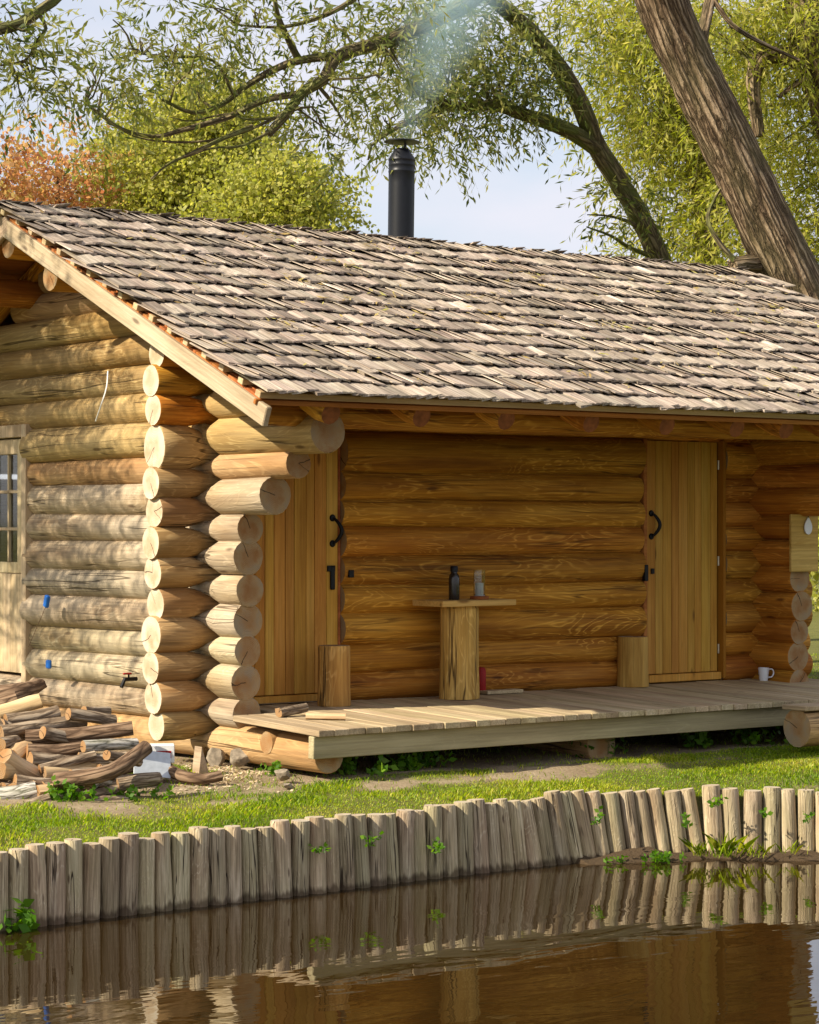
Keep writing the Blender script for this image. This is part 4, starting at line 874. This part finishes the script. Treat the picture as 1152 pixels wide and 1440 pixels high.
# --- forked willow left of it, behind the roof
r2_ = np.random.default_rng(32); b0 = P(1010, 790, 25.5); b0[2] = groundz(b0[0], b0[1])-0.1
tB = empty('willow_tree', b0); tag(tB, 'slender forked willow leaning over the ridge behind the chimney', 'tree')
lB = [limb(tB, 'trunk', [b0, P(985, 560, 25.4), P(935, 385, 25.2), P(902, 310, 25.0), P(870, 255, 24.8), P(838, 205, 24.6), P(824, 165, 24.4), P(800, 115, 24.2), P(762, 62, 24.0), P(725, 25, 23.8), P(690, -5, 23.6), P(650, -60, 23.4)], 0.17, 0.06, 'bark_moss', 21, 16, 0.05, 0.1),
      limb(tB, 'limb', [P(838, 208, 24.6), P(812, 190, 24.4), P(780, 175, 24.2), P(735, 160, 24.0), P(695, 148, 23.8), P(655, 150, 23.6), P(620, 143, 23.4), P(590, 132, 23.2), P(568, 128, 23.0)], 0.095, 0.02, 'bark_moss', 22, 12, 0.05, 0.1),
      limb(tB, 'limb', [P(640, 148, 23.5), P(610, 156, 23.4), P(580, 168, 23.2), P(545, 188, 23.0), P(522, 205, 22.9), P(518, 225, 22.9)], 0.04, 0.01, 'bark_moss', 23, 8, 0.05, 0.1),
      limb(tB, 'limb', [P(905, 325, 25.0), P(880, 310, 24.8), P(850, 303, 24.6), P(826, 302, 24.5)], 0.025, 0.006, 'bark_moss', 24, 8, 0.05, 0.1),
      limb(tB, 'limb', [P(915, 360, 25.0), P(885, 348, 24.8), P(860, 332, 24.6), P(825, 319, 24.5)], 0.03, 0.008, 'bark_moss', 25, 8, 0.05, 0.1)]
cl = [vell(660, 85, 23.6, 90, 60, 0.8, 22, r2_), vell(640, 180, 23.4, 50, 35, 0.5, 8, r2_), vell(730, 120, 23.9, 50, 45, 0.6, 10, r2_), vell(600, 60, 23.2, 60, 60, 0.6, 9, r2_), vell(690, 30, 23.6, 60, 30, 0.6, 8, r2_), vell(785, 80, 24.1, 35, 50, 0.4, 3, r2_), vell(880, 280, 24.8, 25, 60, 0.3, 4, r2_), vell(545, 150, 23.0, 60, 40, 0.5, 7, r2_)]
TRI += crown(tB, np.concatenate(cl), lB[:3], 'willow_dk', r2_, per=14, K=8, lw=0.027, ll=0.11, droop=0.6, slen=0.34, sig=0.2, br=0.014, twig_r=0.0018)
# --- willow at the right edge with the hooked limb
r3 = np.random.default_rng(33); b0 = P(1420, 900, 26.0); b0[2] = groundz(b0[0], b0[1])-0.1
tC = empty('willow_tree', b0); tag(tC, 'stout willow at the right edge with a downward hooked limb', 'tree')
lC = [limb(tC, 'trunk', [b0, P(1330, 560, 25.8), P(1225, 300, 25.6), P(1165, 130, 25.4), P(1140, 60, 25.3), P(1130, -20, 25.2), P(1135, -120, 25.1)], 0.34, 0.2, 'bark', 41, 24, 0.04, 0.12),
      limb(tC, 'limb', [P(1135, 90, 25.2), P(1105, 78, 25.0), P(1078, 80, 24.9), P(1062, 95, 24.8), P(1060, 130, 24.8), P(1064, 165, 24.8), P(1068, 192, 24.8)], 0.10, 0.06, 'bark', 42, 14, 0.05, 0.1),
      limb(tC, 'limb', [P(1145, 105, 25.3), P(1120, 118, 25.0), P(1095, 137, 24.9)], 0.05, 0.02, 'bark', 43, 8, 0.05, 0.1)]
cl = [vell(1090, 60, 25.8, 110, 80, 1.2, 18, r3), vell(1110, 230, 26.5, 90, 110, 1.2, 21, r3), vell(1000, 40, 25.2, 60, 60, 0.8, 12, r3), vell(1120, 330, 26.5, 70, 70, 1.0, 14, r3), vell(1140, 20, 24.8, 40, 40, 0.4, 8, r3), vell(1250, 150, 26, 100, 190, 1.2, 30, r3)]
TRI += crown(tC, np.concatenate(cl), lC, 'willow_yl', r3, per=32, K=8, lw=0.026, ll=0.11, droop=0.6, slen=0.42, sig=0.27, br=0.02)
# --- bushy willow filling the space behind the leaning trunk
r4 = np.random.default_rng(34); b0 = P(1010, 800, 30.0); b0[2] = groundz(b0[0], b0[1])-0.1
tD = empty('willow_tree', b0); tag(tD, 'bushy yellow green willow filling the space behind the leaning trunk', 'tree')
lD = [limb(tD, 'trunk', [b0, P(1000, 500, 30), P(990, 300, 30), P(960, 150, 30), P(930, 40, 30), P(900, -80, 30)], 0.22, 0.06, 'bark', 51, 12, 0.05, 0.2), limb(tD, 'limb', [P(992, 330, 30), P(1030, 240, 30.2), P(1050, 120, 30.5), P(1070, 0, 30.6)], 0.1, 0.04, 'bark', 52, 10, 0.05, 0.2)]
cl = [vell(985, 330, 29.5, 85, 75, 1.2, 27, r4), vell(960, 210, 29.8, 75, 70, 1.2, 16, r4), vell(900, 60, 29.5, 60, 90, 1.0, 18, r4), vell(930, 140, 29.8, 60, 70, 1.0, 16, r4), vell(1010, 130, 30.5, 60, 100, 1.2, 18, r4), vell(905, 170, 29.5, 45, 60, 0.8, 10, r4), vell(865, 20, 29.0, 40, 50, 0.8, 8, r4)]
TRI += crown(tD, np.concatenate(cl), lD, 'willow_yl', r4, per=32, K=8, lw=0.029, ll=0.125, droop=0.65, slen=0.5, sig=0.3, br=0.02)
# --- willow off to the left whose branch reaches into the picture and dapples the gable
r5 = np.random.default_rng(35); b0 = np.array((2.6, 17.6, 0)); b0[2] = groundz(b0[0], b0[1])-0.1
tE = empty('willow_tree', b0); tag(tE, 'willow branch with dark narrow leaves reaching in at the upper left', 'tree')
t1 = P(-330, 240, 17.5)
lE = [limb(tE, 'trunk', [b0, b0+np.array((0.1, -0.1, 1.5)), b0+np.array((0.5, -0.3, 3.0)), b0+np.array((0.9, -0.5, 4.4)), b0+np.array((1.0, -0.8, 6.0)), b0+np.array((1.3, -1.2, 7.4))], 0.28, 0.07, 'bark', 61, 18, 0.05, 0.15),
      limb(tE, 'limb', [b0+np.array((0.7, -0.4, 3.7)), P(-260, 130, 17.2), P(-120, 75, 17.3), P(-20, 46, 17.4), P(30, 33, 17.5), P(55, 15, 17.6), P(85, -8, 17.7), P(115, -60, 17.8)], 0.10, 0.03, 'bark_moss', 62, 12, 0.05, 0.08),
      limb(tE, 'limb', [P(55, 20, 17.6), P(65, 40, 17.6), P(50, 60, 17.6), P(35, 85, 17.6), P(-20, 95, 17.6)], 0.014, 0.006, 'bark_moss', 63, 8, 0.05, 0.06)]
cl = [vell(30, 120, 17.6, 55, 40, 0.3, 7, r5), vell(0, 20, 17.5, 40, 30, 0.3, 4, r5), vell(10, 60, 17.5, 45, 20, 0.3, 4, r5), vell(70, 90, 17.6, 20, 25, 0.2, 2, r5)]
TRI += crown(tE, np.concatenate(cl), lE[1:], 'willow_dk', r5, per=11, K=7, lw=0.026, ll=0.10, droop=0.5, slen=0.3, sig=0.15, br=0.010, name='crown', twig_r=0.0016)
cl = [ell((3.3, 15.25, 4.85), (1.1, 1.35, 1.2), 46, r5, 0.2), ell((2.9, 16.6, 6.4), (1.6, 1.5, 1.3), 24, r5, 0.2), ell((3.2, 15.9, 6.25), (0.7, 1.5, 0.55), 40, r5, 0.1), ell((3.2, 16.6, 5.6), (0.6, 0.9, 0.5), 18, r5, 0.1)]
TRI += crown(tE, np.concatenate(cl), lE[:2], 'willow_dk', r5, per=26, K=8, lw=0.022, ll=0.10, droop=0.6, slen=0.4, sig=0.26, br=0.02, name='outer_crown')
# --- linden and autumn maples far behind
def far_tree(name, label, px, py_c, d, rx, ry, mat, r, n, per, ll, lw, seed, th=0.25):
    b0 = P(px, 760, d); b0[2] = groundz(b0[0], b0[1])-0.1; t = empty(name, b0); tag(t, label, 'tree'); s = d/F
    top = P(px, py_c-ry*0.7, d); L = [limb(t, 'trunk', [b0, b0*0.6+top*0.4+r.normal(0, .1, 3), b0*0.2+top*0.8, top], th, 0.04, 'bark', seed, 10, 0.05, 0.4)]
    for k in range(7):
        a = b0*(0.6-0.06*k)+top*(0.4+0.06*k); e = vell(px, py_c, d, rx*0.7, ry*0.7, rx*s*0.7, 1, r, 0.8)[0]; L.append(limb(t, 'limb', bend(a, e, r, 0.1), th*0.35, 0.03, 'bark', seed+k+1, 8, 0.05, 0.4))
    c = vell(px, py_c, d, rx, ry, rx*s, n, r, 0.45)
    return crown(t, c, L, mat, r, per=per, K=7, lw=lw, ll=ll, droop=0.25, slen=0.75, spread=1.2, sig=0.42, br=0.05, twig_r=0.004, up=0.2)
r6 = np.random.default_rng(36)
TRI += far_tree('linden_tree', 'rounded yellow green linden behind the left half of roof', 275, 290, 58, 140, 170, 'linden', r6, 150, 80, 0.115, 0.095, 71)
TRI += far_tree('linden_tree', 'smaller linden crown standing lower on the right of rounded linden', 385, 325, 52, 60, 80, 'linden', r6, 44, 70, 0.115, 0.095, 81, 0.18)
TRI += far_tree('maple_tree', 'orange autumn maple showing above the left of the ridge', 80, 292, 56, 50, 82, 'maple', r6, 30, 22, 0.13, 0.115, 91, 0.18)
TRI += far_tree('maple_tree', 'reddish autumn maple cut off by the left picture edge', -20, 285, 54, 42, 95, 'maple', r6, 26, 22, 0.13, 0.115, 99, 0.18)
TRI += far_tree('linden_tree', 'low green tree seen beyond the right porch end', 1225, 690, 40, 75, 120, 'linden', r6, 60, 40, 0.14, 0.12, 111, 0.2)
TRI += far_tree('linden_tree', 'broad green tree far right beyond the cabin', 1420, 620, 42, 150, 240, 'linden', r6, 110, 36, 0.16, 0.14, 121, 0.3)
print('LEAVES', TRI)

# ------------------------------------------------------------------ grass and weeds
def blades(q, zz, h, w, r, lean=0.5):
    n = len(q); a = r.uniform(0, 2*np.pi, n); d = np.stack([np.cos(a), np.sin(a), np.zeros(n)], 1); p = np.column_stack([q, zz]); sd = np.stack([-np.sin(a), np.cos(a), np.zeros(n)], 1)
    hh = h*r.uniform(0.5, 1.3, n); ln = lean*r.uniform(0.2, 1.3, n); w = w*r.uniform(0.7, 1.3, n)
    mid = p+d*(ln*hh*0.35)[:, None]+np.array((0, 0, 1))*(hh*0.62)[:, None]; tip = p+d*(ln*hh)[:, None]+np.array((0, 0, 1))*hh[:, None]
    return np.stack([p-sd*w[:, None]*0.5, p+sd*w[:, None]*0.5, mid+sd*w[:, None]*0.4, tip, mid-sd*w[:, None]*0.4], 1).reshape(-1, 3)
rg = np.random.default_rng(55)
q = np.column_stack([rg.uniform(3.6, 13.5, 270000), rg.uniform(8.2, 13.2, 270000)]); 
f_ = q[:, 0]*0.6+q[:, 1]*0.8; l_ = q[:, 0]*0.8-q[:, 1]*0.6; pxs = CX+F*l_/f_
q = q[(pxs > -120) & (pxs < 1270)]; q2 = np.column_stack([rg.uniform(-1, 20, 150000), rg.uniform(7, 20, 150000)]); q = np.vstack([q, q2[~((q2[:, 0] > 3.6) & (q2[:, 0] < 13.5) & (q2[:, 1] < 13.2))]]); d = sdist(q); q = q[d > 0.05]; w_ = wear(q); pat = 0.5+0.5*vnoise(q[:, 0], q[:, 1], 2.6, 77)
q = q[rg.uniform(0, 1, len(q)) > np.clip(w_*1.2-0.03, 0, 0.955)]
hgt = 0.013+0.015*np.clip(vnoise(q[:, 0], q[:, 1], 3.1, 78)+0.4, 0, 1)
vb = blades(q, height(q)-0.003, 1.0*hgt, 0.0048, rg, 0.7)
rn = np.clip(0.45+0.28*vnoise(q[:, 0], q[:, 1], 1.9, 79)+rg.normal(0, 0.2, len(q)), 0, 1)
go = link('grass', quads(vb, 'grass', 5, rn), None, M['grassb']); tag(go, 'short bright green grass covering the bank', 'grass', None, 'stuff')
print('BLADES', len(q))
def tuft(name, p, n, h, w, rad, seed, label, group=None, lean=0.9):
    r = np.random.default_rng(seed); q = np.array(p[:2])+r.normal(0, rad, (n, 2)); v = blades(q, np.full(n, p[2]), h, w, r, lean); o = link(name, quads(v-np.array(p), name, 5, r.uniform(0.2, 0.8, n)), None, M['grassb']); o.location = p; tag(o, label, 'grass tuft', group)
def weed(name, p, n, h, ll, lw, rad, seed, label, group=None, K=6):
    r = np.random.default_rng(seed); p = np.asarray(p, float); st = p+np.column_stack([r.normal(0, rad, (n, 2)), np.zeros(n)]); d = np.column_stack([r.normal(0, 0.45, (n, 2)), np.ones(n)]); d /= np.linalg.norm(d, axis=1)[:, None]
    qd, rn, tw = strands(st, d, r.uniform(0.5, 1.2, n)*h, K, lw, ll, 0.15, r, 1.3, 0.0018)
    t = empty(name, p); tag(t, label, 'plant', group); link('leaves', quads(qd-p, 'leaves', 4, rn), t, M['weed']); link('stems', quads(tw-p, 'stems', 4), t, M['weed'])['kind'] = 'stuff'
G1 = 'weeds at the foot of the palisade'
weed('leafy_weed', P(30, 1310, 11.40), 9, 0.15, 0.07, 0.045, 0.05, 1, 'broad leaved weed at the water below the leftmost posts', G1)
weed('leafy_weed', P(928, 1212, 13.72), 22, 0.07, 0.028, 0.024, 0.045, 2, 'rounded bright green weed clump at the water under leaning posts', G1)
weed('leafy_weed', P(868, 1214, 13.7), 6, 0.05, 0.04, 0.02, 0.05, 3, 'flat small weed on the wet bank left of rounded clump', G1)
for i, (px, py, dd, lab) in enumerate(((985, 1203, 13.75, 'grass tuft by the water at the first gap between right posts'), (1018, 1205, 13.72, 'middle tall grass tuft at the foot of the right posts'), (1060, 1204, 13.75, 'spreading grass tuft at the foot of the right posts'), (1110, 1200, 13.80, 'small grass tuft at the far right foot of the palisade'))):
    tuft('grass_tuft', P(px, py, dd), (30, 46, 34, 18)[i], (0.085, 0.12, 0.075, 0.06)[i], 0.0032, (0.03, 0.035, 0.05, 0.03)[i], 10+i, lab, G1)
G2 = 'creepers on the palisade'
for i, (px, py, dd, lab) in enumerate(((968, 1165, 13.80, 'leafy creeper climbing the gap between leaning posts on the right'), (1004, 1135, 13.82, 'creeper between the two posts right of the leaning group'), (1075, 1150, 13.82, 'tiny sprig on a bright post near the right edge'), (1135, 1158, 13.80, 'sprig on the palisade nearest the right edge'), (837, 1160, 13.62, 'sprig growing between posts below the right stool'), (612, 1200, 12.98, 'sprig growing on the palisade below the table'), (520, 1190, 12.72, 'small sprig on post tops below the deck corner'), (454, 1200, 12.5, 'small sprig low between the posts left of centre'))):
    weed('creeper_sprig', P(px, py, dd), 4, 0.09, 0.035, 0.026, 0.012, 30+i, lab, G2, 5)
G3 = 'plants under the deck edge'
for i, (px, py, z, lab) in enumerate(((603, 1078, -.30, 'green plant in the shade under the deck left of centre'), (575, 1085, -.31, 'low plant beside the taller one under the deck'), (833, 1062, -.30, 'plant under the deck left of the round bearer log'), (980, 1050, -.30, 'low plant under the deck right of the bearer log'), (1060, 1046, -.30, 'leafy plant under the deck near the step log'), (500, 1092, -.31, 'grassy plant at the deck corner'))):
    weed('shade_plant', PZ(px, py, z), 12, 0.16, 0.06, 0.035, 0.07, 50+i, lab, G3)
G4 = 'weeds around the firewood'
for i, (px, py, lab) in enumerate(((75, 1128, 'leafy weed at the front of the firewood pile left'), (100, 1130, 'taller leafy weed at the front of the firewood pile'), (150, 1128, 'leafy weed behind the lowest front log'), (205, 1125, 'leafy weed at the right end of the firewood pile'), (385, 1098, 'weed on the soil left of the deck corner stone'))):
    p = PZ(px, py, -.33); p[2] = groundz(p[0], p[1]); weed('leafy_weed', p, (9, 16, 7, 12, 8)[i], (0.08, 0.13, 0.07, 0.10, 0.08)[i], 0.042, 0.028, (0.05, 0.05, 0.09, 0.07, 0.06)[i], 70+i, lab, G4)

# ------------------------------------------------------------------ leaf litter on the shingles
rl = np.random.default_rng(91); n = 700
cx = rl.uniform(0.3, RL-0.2, 26); cy = rl.uniform(0.4, SLOPE-0.3, 26); pick = rl.integers(0, 26, n); loose = rl.uniform(0, 1, n) < 0.45
lx = np.where(loose, rl.uniform(0.1, RL-0.1, n), cx[pick]+rl.normal(0, 0.10, n)); ly = np.where(loose, rl.uniform(0.1, SLOPE-0.1, n), cy[pick]+rl.normal(0, 0.05, n))
an = rl.uniform(0, 6.28, n); dv = np.stack([np.cos(an), np.sin(an), rl.normal(0, 0.15, n)], 1); sv = np.stack([-np.sin(an), np.cos(an), rl.normal(0, 0.3, n)], 1); p0 = np.column_stack([lx, ly, rl.uniform(0.028, 0.042, n)]); Lf = rl.uniform(0.03, 0.075, n)[:, None]
qv = np.stack([p0-dv*Lf*0.5, p0+sv*Lf*0.13, p0+dv*Lf*0.5, p0-sv*Lf*0.13], 1).reshape(-1, 3)
M['litter'] = leafmat('dry_willow_leaf', [(0.16, 0.10, 0.04), (0.34, 0.24, 0.09), (0.46, 0.36, 0.12), (0.30, 0.30, 0.07)], 0.2)
lo = link('leaf_litter', quads(qv, 'leaf_litter', 4, rl.uniform(0, 1, n)), None, M['litter']); put(lo, roof, ROOFM); lo['kind'] = 'stuff'
# ------------------------------------------------------------------ smoke drifting from the stove pipe
sp_a = P(567, 200, 18.6); sp_b = P(655, -60, 19.4); ax = Vector(sp_b-sp_a); SL_ = ax.length
prof = [(0.001, 0.0), (0.09, 0.02), (0.09+0.30*0.3, 0.3*SL_), (0.09+0.30*0.65*SL_, 0.65*SL_), (0.09+0.30*SL_, 0.97*SL_), (0.001, SL_)]
smo = MB().lathe(prof, 24).build('smoke', [], None); smo.location = sp_a; smo.rotation_euler = ax.to_track_quat('Z', 'Y').to_euler(); tag(smo, 'thin bluish smoke drifting up from the stove pipe', 'smoke', None, 'stuff')
ms = bpy.data.materials.new('thin_smoke'); ms.use_nodes = True; nt = ms.node_tree; nt.nodes.clear()
def sn(t, **k):
    x = nt.nodes.new(t)
    for a, b in k.items(): setattr(x, a, b)
    return x
def sm(op, a, b=0.0):
    x = sn('ShaderNodeMath', operation=op)
    for i, q in enumerate((a, b)):
        if hasattr(q, 'links'): nt.links.new(q, x.inputs[i])
        else: x.inputs[i].default_value = q
    return x.outputs[0]
so_ = sn('ShaderNodeOutputMaterial'); pv = sn('ShaderNodeVolumePrincipled'); nt.links.new(pv.outputs[0], so_.inputs['Volume']); pv.inputs['Color'].default_value = (0.62, 0.86, 0.95, 1); pv.inputs['Anisotropy'].default_value = 0.2
tc_ = sn('ShaderNodeTexCoord'); sx = sn('ShaderNodeSeparateXYZ'); nt.links.new(tc_.outputs['Object'], sx.inputs[0])
rad_ = sm('SQRT', sm('ADD', sm('MULTIPLY', sx.outputs[0], sx.outputs[0]), sm('MULTIPLY', sx.outputs[1], sx.outputs[1])))
edge = sm('SUBTRACT', 1.0, sm('DIVIDE', rad_, sm('ADD', sm('MULTIPLY', sx.outputs[2], 0.28), 0.085))); edge = sm('MAXIMUM', edge, 0.0)
no_ = sn('ShaderNodeTexNoise'); nt.links.new(tc_.outputs['Object'], no_.inputs['Vector']); no_.inputs['Scale'].default_value = 3.2; no_.inputs['Detail'].default_value = 3
den = sm('MULTIPLY', edge, sm('MAXIMUM', sm('SUBTRACT', no_.outputs['Fac'], 0.30), 0.0)); nt.links.new(sm('MULTIPLY', den, 5.5), pv.inputs['Density'])
smo.data.materials.append(ms); scene.cycles.volume_step_rate = 2.0; scene.cycles.volume_max_steps = 64

# ------------------------------------------------------------------ sawdust and chips on the soil by the cabin corner
rc = np.random.default_rng(17); n = 1500
ch = np.array([PZ(px, py, -0.33) for px, py in zip(rc.normal(300, 38, n), np.clip(rc.normal(1096, 9, n), 1076, 1118))]); ch[:, 2] = height(ch[:, :2])+0.004
u = rc.standard_normal((n, 3))*np.array((1, 1, 0.35)); u /= np.linalg.norm(u, axis=1)[:, None]; w = np.cross(u, rc.standard_normal((n, 3))*0.3+np.array((0, 0, 1.0))); w /= np.linalg.norm(w, axis=1)[:, None]; sz = rc.uniform(0.006, 0.02, n)[:, None]
M['chips'] = leafmat('wood_chip', [(0.40, 0.29, 0.16), (0.54, 0.42, 0.26), (0.64, 0.53, 0.36)], 0.1)
co = link('wood_chips', quads(np.stack([ch-u*sz, ch+w*sz*0.5, ch+u*sz, ch-w*sz*0.5], 1).reshape(-1, 3), 'wood_chips', 4, rc.uniform(0, 1, n)), None, M['chips']); tag(co, 'pale sawdust and wood chips on the soil below the cabin corner', 'wood chips', None, 'stuff')
